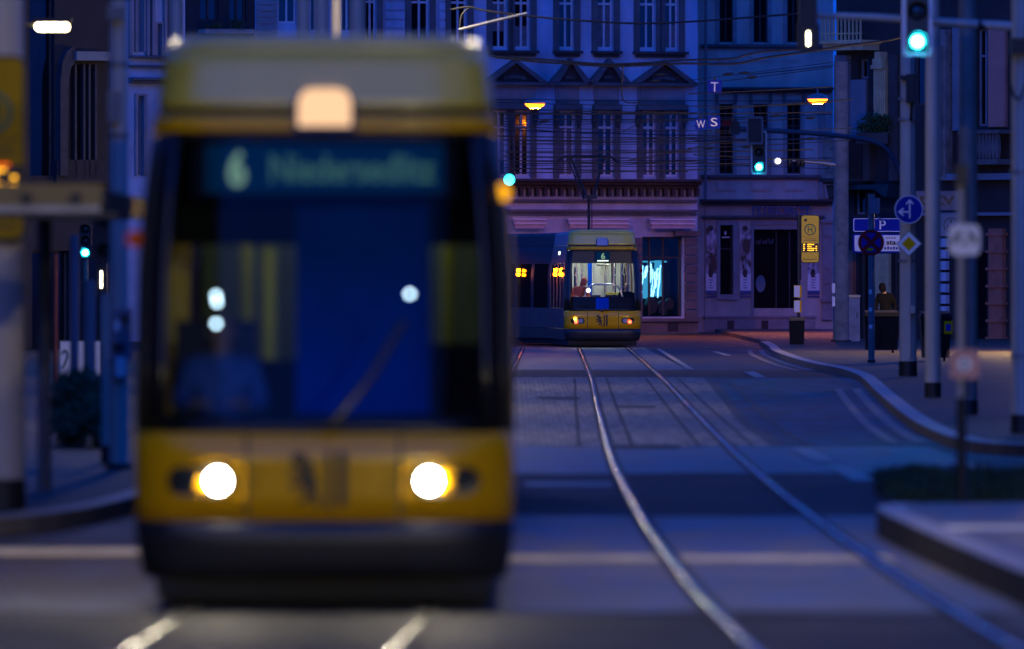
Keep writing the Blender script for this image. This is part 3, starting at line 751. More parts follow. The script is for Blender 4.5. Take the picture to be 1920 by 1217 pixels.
for (x0, x1, y0, sd, lab) in ((1323.5, 1343, 428, 1.3, 'narrow photo banner left of the slim shop window'), (1387.5, 1407.5, 428, 4.1, 'narrow photo banner between the slim window and the wide dark shop window'), (1514, 1536, 430, 7.7, 'photo banner partly hidden behind the yellow tram stop sign')):
    p = FB.P((x0 + x1) / 2, 560, .1); t = thing('photo_banner', p, lab, 'banner', 'banners on the shop front')
    f = MB(); FB.box(f, x0, y0, x1, 513, .02, .07); f.build('photo_print', photo_mat('photo_print', sd), t)
    f = MB(); FB.box(f, x0, 513.2, x1, 545, .02, .07); f.build('text_panel', 'sign_white', t)
    for k in range(5): f = MB(); FB.box(f, x0 + 6, 519 + k * 5, x1 - 6 - (k * 37 % 4), 520.6 + k * 5, .07, .075); f.build('text_line', 'curtain', t)
    for (ya, yb) in ((545.2, 552), (554.5, 557.5)): f = MB(); FB.box(f, x0, ya, x1, yb, .02, .07); f.build('base_strip', 'letter_blue', t)
    for (ya, ra, rb) in ((512, 4.6, 8), (428, 5, 5)): f = MB(); FB.poly(f, circ((x0 + x1) / 2 - 1, ya, ra, 20, rb), .07, .085); f.build('seal', 'ink', t)

# --- building C: the dark corner house on the right, with balconies
FC = Facade(1580, 58.0, -38)
C = bldg('corner_building', FC, 1700, 640, 'dark corner house with balconies behind the light poles on the right')
holes = [(1609, 112, 1628, 148), (1601, 352, 1622, 402), (1830, 60, 1856, 240), (1690, 30, 1735, 200), (1610, 470, 1640, 640), (1672, 450, 1700, 640), (1800, 470, 1850, 650)]
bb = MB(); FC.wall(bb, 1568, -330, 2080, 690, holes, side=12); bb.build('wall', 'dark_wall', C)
window(FC, C, 1609, 112, 1628, 148, frame='blue_wall', mull=False, fw=3)
window(FC, C, 1601, 352, 1622, 402, frame='blue_wall', mull=False, fw=3)
window(FC, C, 1830, 60, 1856, 240, frame='blue_wall', transom=110)
window(FC, C, 1690, 30, 1735, 200, frame='stone_dark', transom=80)
for h in ((1610, 470, 1640, 640), (1672, 450, 1700, 640), (1800, 470, 1850, 650)):
    f = MB(); FC.box(f, h[0], h[1], h[0] + 4, h[3], -.3, -.2); FC.box(f, h[2] - 4, h[1], h[2], h[3], -.3, -.2); FC.box(f, h[0] + 4, h[1], h[2] - 4, h[1] + 4, -.3, -.21)
    o = f.build('door', 'stone_dark', C); p = MB(); FC.quad(p, h[0], h[1], h[2], h[3], -.27); p.build('pane', 'pane', o)
for bx in ((1573, 104, 1596, 260, -.02, .25), (1597, 150, 1627, 262, -.02, .12), (1790, 56, 1828, 248, -.02, .14)):
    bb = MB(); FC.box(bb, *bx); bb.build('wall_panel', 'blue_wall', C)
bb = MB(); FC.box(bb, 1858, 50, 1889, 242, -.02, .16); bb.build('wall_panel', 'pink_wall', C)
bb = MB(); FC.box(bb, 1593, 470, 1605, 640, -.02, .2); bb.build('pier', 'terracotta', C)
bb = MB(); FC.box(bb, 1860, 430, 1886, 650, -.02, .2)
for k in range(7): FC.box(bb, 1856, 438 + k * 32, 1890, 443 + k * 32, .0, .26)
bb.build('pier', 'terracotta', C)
bb = MB(); FC.box(bb, 1646, 476, 1671, 640, -.02, .15); bb.build('wall_panel', 'ochre', C)
bb = MB()
for k in range(9): FC.box(bb, 1766, 448 + k * 21, 1780, 464 + k * 21, -.02, .2)
bb.build('quoin', 'stucco', C)
# fluted ochre column
f = MB()
for k in range(5): FC.box(f, 1652 + k * 3.8, 132, 1654.6 + k * 3.8, 226, .12, .42)
FC.box(f, 1651.5, 130, 1671.5, 226, -.02, .36)
o = f.build('column', 'ochre', C)
f = MB(); FC.box(f, 1649, 124, 1672, 131, -.02, .5); FC.box(f, 1651, 112, 1668, 123.7, -.02, .46); FC.box(f, 1653, 99, 1664, 111.7, -.02, .4); FC.poly(f, circ(1668, 128, 4), .3, .55); f.build('capital', 'ochre', o)
bb = MB(); FC.box(bb, 1770, 60, 1786, 340, -.02, .4); FC.box(bb, 1776, 90, 1782, 330, .38, .52); bb.build('column', 'pole_conc', C)
# balconies
def balcony(x0, x1, yrail, yslab, ybot, wout, m, stone=False):
    f = MB(); FC.box(f, x0, yslab, x1, yslab + 7, -.02, wout); FC.box(f, x0 + 3, yslab + 7.3, x1 - 3, ybot, -.02, wout - .15)
    o = f.build('balcony', m, C)
    f = MB()
    if stone:
        FC.box(f, x0 + 4, yrail, x1 - 4, yrail + 4, wout - .2, wout - .02)
        FC.box(f, x0 + 5, yrail + 4.3, x1 - 5, yslab - .3, wout - .17, wout - .06)
        rr = random.Random(2)
        for k in range(26): FC.poly(f, circ(x0 + 8 + rr.random() * (x1 - x0 - 16), yrail + 9 + rr.random() * (yslab - yrail - 18), 1.5 + rr.random() * 2.6, 8), wout - .08, wout - .01)
        f.build('parapet', 'pole_conc', o)
    else:
        n = int((x1 - x0) / 8)
        for k in range(n + 1): FC.box(f, x0 + 3 + k * (x1 - x0 - 8) / n, yrail, x0 + 5 + k * (x1 - x0 - 8) / n, yslab, wout - .12, wout - .06)
        for y in (yrail, yslab - 13): FC.box(f, x0 + 2, y, x1 - 2, y + 2.4, wout - .13, wout - .05)
        f.build('railing', 'ochre', o)
balcony(1572, 1652, 30, 77, 96, 1.1, 'ochre')
balcony(1572, 1628, 262, 335, 346, 1.1, 'stone_dark', True)
f = MB(); FC.poly(f, [(1572, 347), (1690, 347), (1684, 372), (1660, 356), (1600, 356), (1578, 374)], -.02, .7); f.build('corbel', 'stone_dark', C)
f = MB(); FC.box(f, 1826, 248, 1902, 255, -.02, .9); FC.box(f, 1828, 302, 1900, 312, -.02, .9)
for k in range(11): FC.poly(f, [(1831 + k * 6.4, 256), (1834 + k * 6.4, 256), (1836 + k * 6.4, 284), (1834 + k * 6.4, 301), (1831 + k * 6.4, 301), (1829 + k * 6.4, 284)], .68, .84)
f.build('balustrade', 'stone', C)
for bx in ((1790, 328, 1990, 340, -.02, .5), (1700, 400, 1990, 406, -.02, .35)):
    f = MB(); FC.box(f, *bx); f.build('cornice', 'blue_wall', C)
for bx in ((1628, 262, 1640, 340, -.02, .3), (1676, 104, 1692, 340, -.02, .3)):
    f = MB(); FC.box(f, *bx); f.build('pier', 'stone_dark', C)
# potted greenery on the balcony
def foliage(name, c, rx, ry, rz, n, size, m, label, cat, seed, parent=None, kind=None, group=None):
    rr = random.Random(seed); f = MB()
    cl = [(Vector((rr.uniform(-1, 1), rr.uniform(-1, 1), rr.uniform(-1, 1))) * .75) for _ in range(14)]
    for i in range(n):
        q = rr.choice(cl) + Vector((rr.gauss(0, .24), rr.gauss(0, .24), rr.gauss(0, .24)))
        p = Vector(c) + Vector((q.x * rx, q.y * ry, q.z * rz))
        a = Vector((rr.gauss(0, 1), rr.gauss(0, 1), rr.gauss(0, 1))).normalized(); d = a.orthogonal().normalized()
        f.add([p - a * size, p + d * size * .45, p + a * size, p - d * size * .45], [(0, 1, 2, 3)])
    return f
pp = FC.P(1662, 236, .8)
t = thing('balcony_plants', (pp.x, pp.y, pp.z - .6), 'dark leafy plants below the lit ochre column on the corner house', 'plant')
foliage('x', pp, .55, .3, .35, 700, .07, 'leaf', '', '', 4).build('foliage', 'leaf', t)
f = MB(); f.box(pp.x - .5, pp.y - .2, pp.z - .6, pp.x + .5, pp.y + .2, pp.z - .25); f.build('planter', 'stone_dark', t)

# ------------------------------------------------------------------ the rest of the street, beside and behind the viewer
def facade_mat(name, wallc):
    m, nt, out = new_mat(name)
    N = nt.nodes; L = nt.links
    b = N.new('ShaderNodeBsdfPrincipled'); tc = N.new('ShaderNodeTexCoord'); sp = N.new('ShaderNodeSeparateXYZ'); ad = N.new('ShaderNodeMath'); ad.operation = 'ADD'; cb = N.new('ShaderNodeCombineXYZ')
    L.new(tc.outputs['Object'], sp.inputs[0]); L.new(sp.outputs['X'], ad.inputs[0]); L.new(sp.outputs['Y'], ad.inputs[1]); L.new(ad.outputs[0], cb.inputs['X']); L.new(sp.outputs['Z'], cb.inputs['Y'])
    br = N.new('ShaderNodeTexBrick'); br.offset = 0; br.inputs['Scale'].default_value = 1; br.inputs['Brick Width'].default_value = 2.6; br.inputs['Row Height'].default_value = 3.6
    br.inputs['Mortar Size'].default_value = .75; br.inputs['Mortar Smooth'].default_value = .0
    br.inputs['Color1'].default_value = (.01, .012, .016, 1); br.inputs['Color2'].default_value = (.02, .022, .026, 1); br.inputs['Mortar'].default_value = (*wallc, 1)
    L.new(cb.outputs[0], br.inputs['Vector']); L.new(br.outputs['Color'], b.inputs['Base Color']); b.inputs['Roughness'].default_value = .8
    L.new(b.outputs['BSDF'], out.inputs['Surface']); return m
M['street_front'] = facade_mat('plain_street_front', (.07, .065, .06))
M['street_front_b'] = facade_mat('dark_street_front', (.045, .04, .038))
def block(x0, y0, x1, y1, h, label, m):
    t = thing('terraced_house', ((x0 + x1) / 2, (y0 + y1) / 2, 0), label, 'building', 'terraced houses along the street')
    f = MB(); f.box(x0, y0, 0, x1, y1, h); f.build('wall', m, t)
    f = MB(); f.hexa([(x0 - .4, y0 - .4, h + .01), (x1 + .4, y0 - .4, h + .01), (x1 + .4, y1 + .4, h + .01), (x0 - .4, y1 + .4, h + .01), (x0 + 3, y0 + 3, h + 3.5), (x1 - 3, y0 + 3, h + 3.5), (x1 - 3, y1 - 3, h + 3.5), (x0 + 3, y1 - 3, h + 3.5)]); f.build('roof', 'roof', t)
for (x0, y0, x1, y1, h, lab, m) in (
    (-27, 70, -15.5, 200, 16, 'long terraced house on the left pavement, beside the tram stop shelter', 'street_front'),
    (-26, -20, -14, 62, 18, 'terraced house on the left, level with the viewer', 'street_front_b'),
    (-26, -130, -13, -24, 17, 'terraced house on the left, behind the viewer', 'street_front'),
    (15.5, 108, 28, 190, 15, 'terraced house on the right pavement, beside the row of pale poles', 'street_front_b'),
    (15, -30, 27, 66, 17, 'terraced house on the right, level with the viewer', 'street_front'),
    (14, -140, 27, -36, 18, 'terraced house on the right, behind the viewer', 'street_front_b'),
    (-30, -160, 30, -142, 27, 'house closing the street far behind the viewer', 'street_front')):
    block(x0, y0, x1, y1, h, lab, m)
# --- left side of the street: three house fronts seen past the big tram
FD = Facade(150, 70.0, 30)
D = bldg('town_house', FD, 150, 640, 'dark house with arched opening behind the left bus stop sign and poles')
holes = [(56, -20, 102, 330), (133, 122, 150, 322), (154, 122, 176, 322), (60, 470, 130, 700), (150, 440, 200, 700)]
bb = MB(); FD.wall(bb, -260, -330, 208, 720, holes); bb.build('wall', 'dark_wall', D)
for (x0, y0, x1, y1) in holes:
    f = MB(); FD.box(f, x0, y0, x0 + 3, y1, -.28, -.2); FD.box(f, x1 - 3, y0, x1, y1, -.28, -.2); FD.box(f, x0 + 3, y0, x1 - 3, y0 + 4, -.28, -.21)
    o = f.build('window', 'stone_dark', D); p = MB(); FD.quad(p, x0, y0, x1, y1, -.25); p.build('pane', 'pane', o)
f = MB(); FD.poly(f, [(104, 330), (104, 150), (108, 118), (116, 98), (128, 88), (131, 88), (131, 118), (124, 128), (120, 150), (118, 330)], -.02, .3); f.build('arch_moulding', 'arch', D)
f = MB(); FD.box(f, 131, 97, 196, 114, -.02, .4); f.build('lintel', 'blue_wall', D)
f = MB()
for x in (134, 150, 160, 172): FD.box(f, x, 121, x + 4, 330, -.05, .2)
f.build('column', 'arch', D)
f = MB(); FD.box(f, 100, 300, 200, 345, -.02, .2); f.build('parapet', 'dark_wall', D)
FD2 = Facade(280, 62.0, 24)
D2 = bldg('town_house', FD2, 280, 640, 'blue lit house front with narrow tall windows left of the big tram roof')
holes = [(258, -30, 267, 98), (294, 45, 301, 104), (258, 180, 268, 330), (320, -40, 332, 90)]
bb = MB(); FD2.wall(bb, 209, -330, 347, 650, holes); bb.build('wall', 'stucco', D2)
for i, (x0, y0, x1, y1) in enumerate(holes):
    window(FD2, D2, x0, y0, x1, y1, mull=False, fw=1.6, frame='winframe'); surround(FD2, D2, x0, x1, y0, y1, w=6, m='frieze')
f = MB()
for (y, w) in ((105, .3), (122, .2), (146, .45), (152, .3)): FD2.box(f, 240, y, 345, y + 5, -.02, w)
f.build('string_course', 'stone', D2)
f = MB()
for x in (240, 272, 282, 305): FD2.box(f, x, -60, x + 5, 104, -.02, .18)
f.build('pilaster', 'frieze', D2)
FD3 = Facade(420, 58.0, 18)
D3 = bldg('town_house', FD3, 420, 640, 'darkest house front with balcony greenery just above the big tram roof')
holes = [(375, -60, 410, 40), (430, -60, 462, 40)]
bb = MB(); FD3.wall(bb, 348, -330, 478, 640, holes); bb.build('wall', 'dark_wall', D3)
for h in holes: window(FD3, D3, *h, frame='stone_dark')
f = MB(); FD3.box(f, 372, 56, 470, 64, -.02, .8); f.build('balcony', 'frieze', D3)
t = thing('balcony_plants', FD3.P(400, 56, .6), 'low greenery on the balcony just above the big tram roof', 'plant')
f = foliage('x', FD3.P(390, 51, .6), .3, .25, .12, 260, .05, 'leaf', '', '', 9); g = foliage('x', FD3.P(432, 49, .6), .25, .25, .2, 260, .05, 'leaf', '', '', 10); f.add(g.v, g.f); f.build('foliage', 'leaf', t)
FE = Facade(560, 54.0, 14)
E_ = bldg('town_house', FE, 560, 640, 'house front with banded stonework behind the four pale poles above the big tram')
holes = [(522, -40, 556, 44), (640, -40, 664, 60), (582, -40, 604, 60)]
bb = MB(); FE.wall(bb, 479, -330, 648 + 22, 640, [h for h in holes]); bb.build('wall', 'stucco', E_)
for h in holes: window(FE, E_, *h, frame='winframe')
f = MB()
for k in range(14): FE.box(f, 480, -60 + k * 12, 518, -51 + k * 12, -.02, .1)
f.build('rusticated_pier', 'frieze', E_)

# ------------------------------------------------------------------ trams
def wz(z):
    T = [(.05, 1.02), (.23, 1.10), (.55, 1.145), (1.08, 1.15), (2.2, 1.14), (2.88, 1.06), (3.05, 1.025), (3.40, .985), (3.47, .93), (3.50, .8)]
    for (a, x), (c, y) in zip(T, T[1:]):
        if z <= c: return x + (y - x) * (z - a) / (c - a)
    return T[-1][1]
def yfz(z):
    T = [(.05, .3), (.23, .08), (.55, .03), (1.08, 0), (2.88, .26), (3.05, .34), (3.40, .52), (3.47, .62), (3.50, .85)]
    for (a, x), (c, y) in zip(T, T[1:]):
        if z <= c: return x + (y - x) * (z - a) / (c - a)
    return T[-1][1]
def S(u, z, off=0.0):
    w = wz(z)
    x = w * u; y = yfz(z) + .05 * u * u + .24 * abs(u) ** 10
    # outward normal in plan
    du = 1e-3; s1 = .10 * u + 2.4 * abs(u) ** 9 * (1 if u >= 0 else -1)
    nx, ny = s1 / w, -1.0; l = math.hypot(nx, ny)
    return Vector((x + nx / l * off, y + ny / l * off, z))
def us(a, c, n):
    return [a + (c - a) * i / n for i in range(n + 1)]
FULL = [-1, -.985, -.96, -.93, -.88, -.8, -.65, -.4, 0, .4, .65, .8, .88, .93, .96, .985, 1]
def patch(mb, U, Z, off, th=.03):
    nu = len(U); nz = len(Z)
    f = [S(u, z, off) for z in Z for u in U]; k = [S(u, z, off - th) for z in Z for u in U]
    n = nu * nz; fs = []
    for j in range(nz - 1):
        for i in range(nu - 1):
            a = j * nu + i; fs.append((a, a + 1, a + nu + 1, a + nu))
            fs.append((n + a, n + a + nu, n + a + nu + 1, n + a + 1))
    for i in range(nu - 1):
        fs.append((i, n + i, n + i + 1, i + 1)); a = (nz - 1) * nu + i; fs.append((a, a + 1, n + a + 1, n + a))
    for j in range(nz - 1):
        a = j * nu; fs.append((a, a + nu, n + a + nu, n + a)); a += nu - 1; fs.append((a, n + a, n + a + nu, a + nu))
    mb.add(f + k, fs, True)
def spatch(mb, pts, off, th=.02):   # outline polygon given in (x, z), wrapped on the nose
    n = len(pts)
    f = [S(x / wz(z), z, off) for x, z in pts]; k = [S(x / wz(z), z, off - th) for x, z in pts]
    mb.add(f + k, [tuple(range(n)), tuple(reversed(range(n, 2 * n)))] + [(i, n + i, n + (i + 1) % n, (i + 1) % n) for i in range(n)])

LION = [(-.30, .95), (-.12, 1.0), (.0, .9), (-.02, .8), (.14, .82), (.2, .7), (.1, .62), (.22, .55), (.28, .4), (.2, .3), (.3, .2), (.34, .02), (.16, .0), (.18, .1), (.08, .22), (.02, .1), (-.16, .04), (-.2, .12), (-.06, .18), (-.04, .32), (-.14, .38), (-.3, .3), (-.42, .34), (-.4, .42), (-.26, .42), (-.14, .5), (-.16, .56), (-.32, .52), (-.46, .6), (-.42, .68), (-.3, .62), (-.16, .68), (-.2, .76), (-.36, .78), (-.42, .86)]
def emblem(root):
    e = MB()
    spatch(e, [(-.10 + x * .24, .64 + z * .33) for x, z in LION], .018)
    o = e.build('lion_emblem', 'ink', root, True)
    for q in ([(.02, .62), (.055, .62), (.055, .97), (.02, .97)], [(.09, .64), (.14, .64), (.14, .97), (.09, .97)]):
        e = MB(); spatch(e, q, .018); e.build('emblem_stripe', 'ink', root, True)

def side_frame(origin, ang):
    c, s_ = math.cos(ang), math.sin(ang)
    return lambda x, y, z: Vector((origin[0] + x * c - y * s_, origin[1] + x * s_ + y * c, z))

def tram(name, loc, rz, label, near):
    t = thing(name, loc, label, 'tram', 'yellow trams', rz)
    b_ = lambda mb, n, m, p=t: mb.build(n, m, p, True)
    GU = .84
    # front shell
    f = MB(); patch(f, FULL, [.55, .7, .9, 1.08], 0); b_(f, 'front_panel', 'yellow')
    f = MB(); patch(f, FULL, [.20, .3, .42, .545], .012); b_(f, 'bumper', 'tram_grey')
    f = MB(); f.box(-1.0, .30, .05, 1.0, 8.0, .30); f.box(-1.02, .22, .1, 1.02, .5, .2); b_(f, 'underframe', 'rubber')
    for sg in (-1, 1):
        f = MB(); patch(f, sorted([sg * u for u in (.945, .96, .975, .99, 1)]), [1.085, 1.5, 2, 2.5, 2.875], 0); b_(f, 'corner_pillar', 'pillar')
    f = MB(); patch(f, FULL, [3.045, 3.1, 3.2, 3.3, 3.40], 0); patch(f, FULL, [3.40, 3.44, 3.47], 0); patch(f, FULL, [3.47, 3.50], 0); fa = b_(f, 'roof_fascia', 'yellow_sheen')
    f = MB(); patch(f, FULL, [2.90, 2.96, 3.0], .005); b_(f, 'trim_band', 'yellow')
    f = MB(); patch(f, FULL, [3.003, 3.042], -.012); b_(f, 'trim_gap', 'tram_black')
    # windscreen with black surround
    f = MB()
    for sg in (-1, 1): patch(f, sorted([sg * u for u in (GU, .88, .92, .943)]), [1.09, 1.5, 2, 2.5, 2.885], -.004)
    U2 = us(-GU + .001, GU - .001, 10)
    patch(f, U2, [1.09, 1.14], -.004); patch(f, U2, [2.855, 2.887], -.004)
    b_(f, 'windscreen_surround', 'tram_black')
    f = MB(); Z = [1.142, 1.5, 2.0, 2.4, 2.853]
    f.add([S(u, z, -.012) for z in Z for u in U2], [(j * 11 + i, j * 11 + i + 1, (j + 1) * 11 + i + 1, (j + 1) * 11 + i) for j in range(4) for i in range(10)], True)
    b_(f, 'windscreen', 'glass_near' if near else 'glass_far')
    # seams, emblem, headlamps
    for x in (-.46, .46):
        f = MB(); spatch(f, [(x - .009, .56), (x + .009, .56), (x + .009, 1.07), (x - .009, 1.07)], .006); b_(f, 'panel_seam', 'tram_black')
    emblem(t)
    for sg in (-1, 1):
        f = MB(); pts = rrect(sg * .74, .79, .40, .175, .085)
        spatch(f, pts, .008); h = b_(f, 'headlight', 'tram_black')
        if near:
            f = MB(); spatch(f, circ(sg * .635, .79, .066, 20), .016, .006); b_(f, 'lamp', 'E_head', h)
            f = MB(); spatch(f, circ(sg * .83, .79, .055, 16), .022); b_(f, 'lens', 'lens_off', h)
        else:
            f = MB(); spatch(f, circ(sg * .655, .79, .068, 20), .022); b_(f, 'lens', 'lens_grey', h)
            f = MB(); spatch(f, circ(sg * .80, .755, .048, 16), .024); b_(f, 'tail_lamp', 'E_red', h)
            if sg < 0:
                f = MB(); spatch(f, circ(sg * .82, .845, .05, 16), .026); b_(f, 'indicator', 'E_yellow', h)
    # roof lamp, rounded on top
    pts = [(-.16, 3.03), (.16, 3.03)] + [(.16 - .08 * (1 - math.cos(R(a))), 3.17 + .09 * math.sin(R(a))) for a in range(0, 91, 18)] + [(-.16 + .08 * (1 - math.cos(R(a))), 3.17 + .09 * math.sin(R(a))) for a in range(90, -1, -18)]
    big = [(x * 1.16, 3.0 + (z - 3.03) * 1.12) for x, z in pts]
    if near: pts = [(x, z - .1) for x, z in pts]; big = [(x, z - .1) for x, z in big]
    f = MB(); spatch(f, big, .03, .05); o = b_(f, 'roof_lamp', 'tram_black' if near else 'tram_grey')
    f = MB(); spatch(f, pts, .042); b_(f, 'lens', 'E_roof' if near else 'lens_grey', o)
    # wiper
    f = MB(); f.path([S(0, 1.10, .03), S(.06, 1.16, .04), S(.25, 1.42, .05), S(.42, 1.75, .05)] if near else [S(-.05, 1.06, .03), S(.06, 1.13, .04), S(.16, 1.10, .04)], .02 if near else .03, 6); b_(f, 'wiper', 'tram_black')
    for sg in (-1, 1):
        f = MB(); z = 2.53 if sg > 0 else 2.25
        if not near: z = 2.28
        q = S(sg * .985, z, .05); f.lathe((sg * (1.07 if near and sg > 0 else 1.16), q.y + (.02 if near and sg > 0 else .18), z), [(.0, -.04), (.05, -.035), (.055, 0), (.05, .035), (0, .04)], 10, 'y')
        b_(f, 'side_marker', ('E_amber' if sg > 0 else 'E_dimred') if near else ('sign_red' if sg > 0 else 'tram_black'))
    # ---- body sections
    secs = [((0, 0), 0.0, .55, 7.6)]
    if near:
        secs += [((0, 8.3), 0, 0, 7.5), ((0, 16.5), 0, 0, 7.0), ((0, 24.2), 0, 0, 6)]
    else:
        o1 = (0, 8.2); a1 = R(15); o2 = (o1[0] - 7.6 * math.sin(a1), o1[1] + 7.6 * math.cos(a1)); a2 = R(32)
        o3 = (o2[0] - 7.6 * math.sin(a2), o2[1] + 7.6 * math.cos(a2))
        secs += [(o1, a1, 0, 7.0), (o2, a2, 0, 7.0)]
    for si, (o, a, ys, L) in enumerate(secs):
        T = side_frame(o, a)
        def sbox(mb, x0, y0, z0, x1, y1, z1):
            mb.hexa([T(x0, y0, z0), T(x1, y0, z0), T(x1, y1, z0), T(x0, y1, z0), T(x0, y0, z1), T(x1, y0, z1), T(x1, y1, z1), T(x0, y1, z1)])
        def sside(mb, z0, z1, ya, yb, off=0, th=.05, sgs=(-1, 1)):
            for sg in sgs:
                zz = [z0 + (z1 - z0) * k / 3 for k in range(4)]
                for p, q in zip(zz, zz[1:]):
                    xa, xb = sg * (wz(p) + off), sg * (wz(q) + off)
                    xc, xd = sg * (wz(q) + off - th), sg * (wz(p) + off - th)
                    v = [T(xa, ya if si else max(ya, yfz(p) + .29 if ya < .7 else ya), p), T(xa, yb, p), T(xb, yb, q), T(xb, ya if si else max(ya, yfz(q) + .29 if ya < .7 else ya), q),
                         T(xd, ya, p), T(xd, yb, p), T(xc, yb, q), T(xc, ya, q)]
                    mb.add(v, [(0, 1, 2, 3), (7, 6, 5, 4), (0, 4, 5, 1), (3, 2, 6, 7), (1, 5, 6, 2), (0, 3, 7, 4)])
        sm = 'tram_silver' if not near else 'yellow'
        n = 4; wl = (L - ys - .3) / n
        for sd in ((-1,), (1,)):
            f = MB(); sside(f, .22, .54, ys, L, .0, sgs=sd); b_(f, 'side_skirt', 'tram_grey' if near else 'tram_silver')
            f = MB(); sside(f, .55, 1.15, ys, L, .002, sgs=sd); b_(f, 'side_panel', sm)
            f = MB(); sside(f, 2.55, 3.02, ys, L, .0, sgs=sd); b_(f, 'side_fascia', sm if near or si == 0 else 'tram_grey')
            f = MB()
            for k in range(n + 1): sside(f, 1.15, 2.55, ys + k * wl, ys + k * wl + .28, .004, .06, sgs=sd)
            sside(f, 2.50, 2.546, ys + .28, ys + n * wl, .002, .06, sgs=sd)
            b_(f, 'window_frame', sm if si == 0 else 'tram_grey')
            for k in range(n):
                f = MB(); sside(f, 1.16, 2.49, ys + k * wl + .28, ys + (k + 1) * wl, -.01, .02, sgs=sd); b_(f, 'side_window', 'pane' if si else 'glass_far')
        # roof
        f = MB(); prof = [(-1.02, 3.03), (-.985, 3.36), (-.9, 3.44), (.9, 3.44), (.985, 3.36), (1.02, 3.03)]
        y0 = ys + .3 if si == 0 else ys
        v = [T(x, y0, z) for x, z in prof] + [T(x, L, z) for x, z in prof]; m_ = len(prof)
        f.add(v, [tuple(range(m_)), tuple(reversed(range(m_, 2 * m_)))] + [(i, m_ + i, m_ + i + 1, i + 1) for i in range(m_ - 1)])
        b_(f, 'roof', 'tram_grey' if si else 'tram_roof')
        f = MB(); sbox(f, -1.05, ys + (.5 if si == 0 else 0), .30, 1.05, L, .36); b_(f, 'floor', 'tram_in_dark')
        if si:
            f = MB(); sbox(f, -1.0, ys, .05, 1.0, L, .3); b_(f, 'underframe', 'rubber')
        # bellows
        if si < len(secs) - 1:
            o2_, a2_ = secs[si + 1][0], secs[si + 1][1]; T2 = side_frame(o2_, a2_); f = MB()
            for k in range(7):
                tt = k / 6
                P0 = [T(x, L + .02, z) for x, z in ((-1.02, .35), (-1.05, 1.2), (-1.0, 3.1), (1.0, 3.1), (1.05, 1.2), (1.02, .35))]
                P1 = [T2(x, -.02, z) for x, z in ((-1.02, .35), (-1.05, 1.2), (-1.0, 3.1), (1.0, 3.1), (1.05, 1.2), (1.02, .35))]
                sc_ = .9 if k % 2 else 1.0
                ring = [p.lerp(q, tt) for p, q in zip(P0, P1)]
                cc = sum(ring, Vector()) / 6
                ring = [cc + (p - cc) * sc_ for p in ring]
                f.v += ring
                if k:
                    b0 = len(f.v) - 12
                    for i in range(6): f.f.append([b0 + i, b0 + (i + 1) % 6, b0 + 6 + (i + 1) % 6, b0 + 6 + i]); f.sm.append(False)
            b_(f, 'bellows', 'rubber')
        if near: continue
        # indicator lamps on the side of the turning tram
        spots = [(.72, 2.30), (.72, 2.17), (3.6, 2.30), (3.6, 2.17)] if si == 0 else ([(3.0, 2.30), (3.0, 2.17)] if si == 1 else [(3.0, 2.25)])
        for (y, z) in spots:
            f = MB(); c = T(-wz(z) - .03, y, z); d = T(-1, y, z) - T(0, y, z); d.z = 0
            f.cyl(c, c + d.normalized() * .10, .055, .04, 10); b_(f, 'indicator_lamp', 'E_orange')
        if si == 0:
            f = MB(); sbox(f, -1.075, 3.4, 2.60, -1.045, 4.3, 2.86); b_(f, 'side_display', 'E_strip')
    # ---- interior
    if near:
        f = MB(); f.box(-.98, .45, .92, .98, .8, 1.18); f.box(-.98, .4, .4, .98, .5, .92); b_(f, 'dashboard', 'tram_in_dark')
        f = MB(); f.box(-.8, .36, 2.50, .80, .40, 2.84); d = b_(f, 'destination_display', 'tram_in_dark')
        f = MB(); f.box(-.72, .345, 2.53, .72, .359, 2.82); b_(f, 'screen', 'E_dispback', d)
        f = MB(); f.text('6', (-.53, .335, 2.675), .11, .22, .006, bold=.03); b_(f, 'route_number', 'E_six', d)
        f = MB(); f.text('Niedersedlitz', (.17, .335, 2.675), 1.0, .17, .006, bold=.02); b_(f, 'destination_name', 'E_disp', d)
        f = MB(); f.box(-.22, 2.1, .4, .62, 2.16, 2.7); b_(f, 'cab_partition', 'tram_blue')
        f = MB(); f.box(-1.0, 2.2, .4, -.22, 2.25, 1.5); f.box(.62, 2.2, .4, 1.0, 2.25, 1.6); f.box(-1, 2.2, 2.22, 1, 2.25, 3.0); b_(f, 'bulkhead', 'tram_in_dark')
        for x, y in ((-.42, 3.2), (-.24, 4.4), (.73, 3.4), (-.62, 5.0)):
            f = MB(); f.cyl((x, y, .4), (x, y, 3.0), .045); b_(f, 'grab_pole', 'grab_yellow')
        f = MB()
        for y in (2.6, 4.4, 6.2): f.box(-.7, y, 2.94, -.4, y + 1.2, 2.98); f.box(.4, y, 2.94, .7, y + 1.2, 2.98)
        b_(f, 'ceiling_light', 'E_ceil_dim')
        f = MB(); f.box(-1.0, 7.4, .4, 1.0, 7.5, 2.95); b_(f, 'end_wall', 'tram_in_grey')
        for (x, z) in ((-.66, 1.905), (-.655, 1.865), (-.66, 1.735), (.515, 1.915)):
            f = MB(); f.lathe((x, .42, z), [(0, -.012), (.014, -.008), (.016, 0), (.012, .01), (0, .012)], 10, 'y'); b_(f, 'cab_glow_disc', 'E_bokeh')  # small glowing discs just behind the windscreen
        f = MB(); f.box(-.95, 1.5, .4, -.45, 1.6, 1.75); f.box(-.95, 1.1, .75, -.45, 1.6, .88); b_(f, 'driver_seat', 'seat')
    else:
        f = MB(); f.box(-.98, .35, .5, .98, .42, 1.50); b_(f, 'inner_panel', 'tram_in_dark')
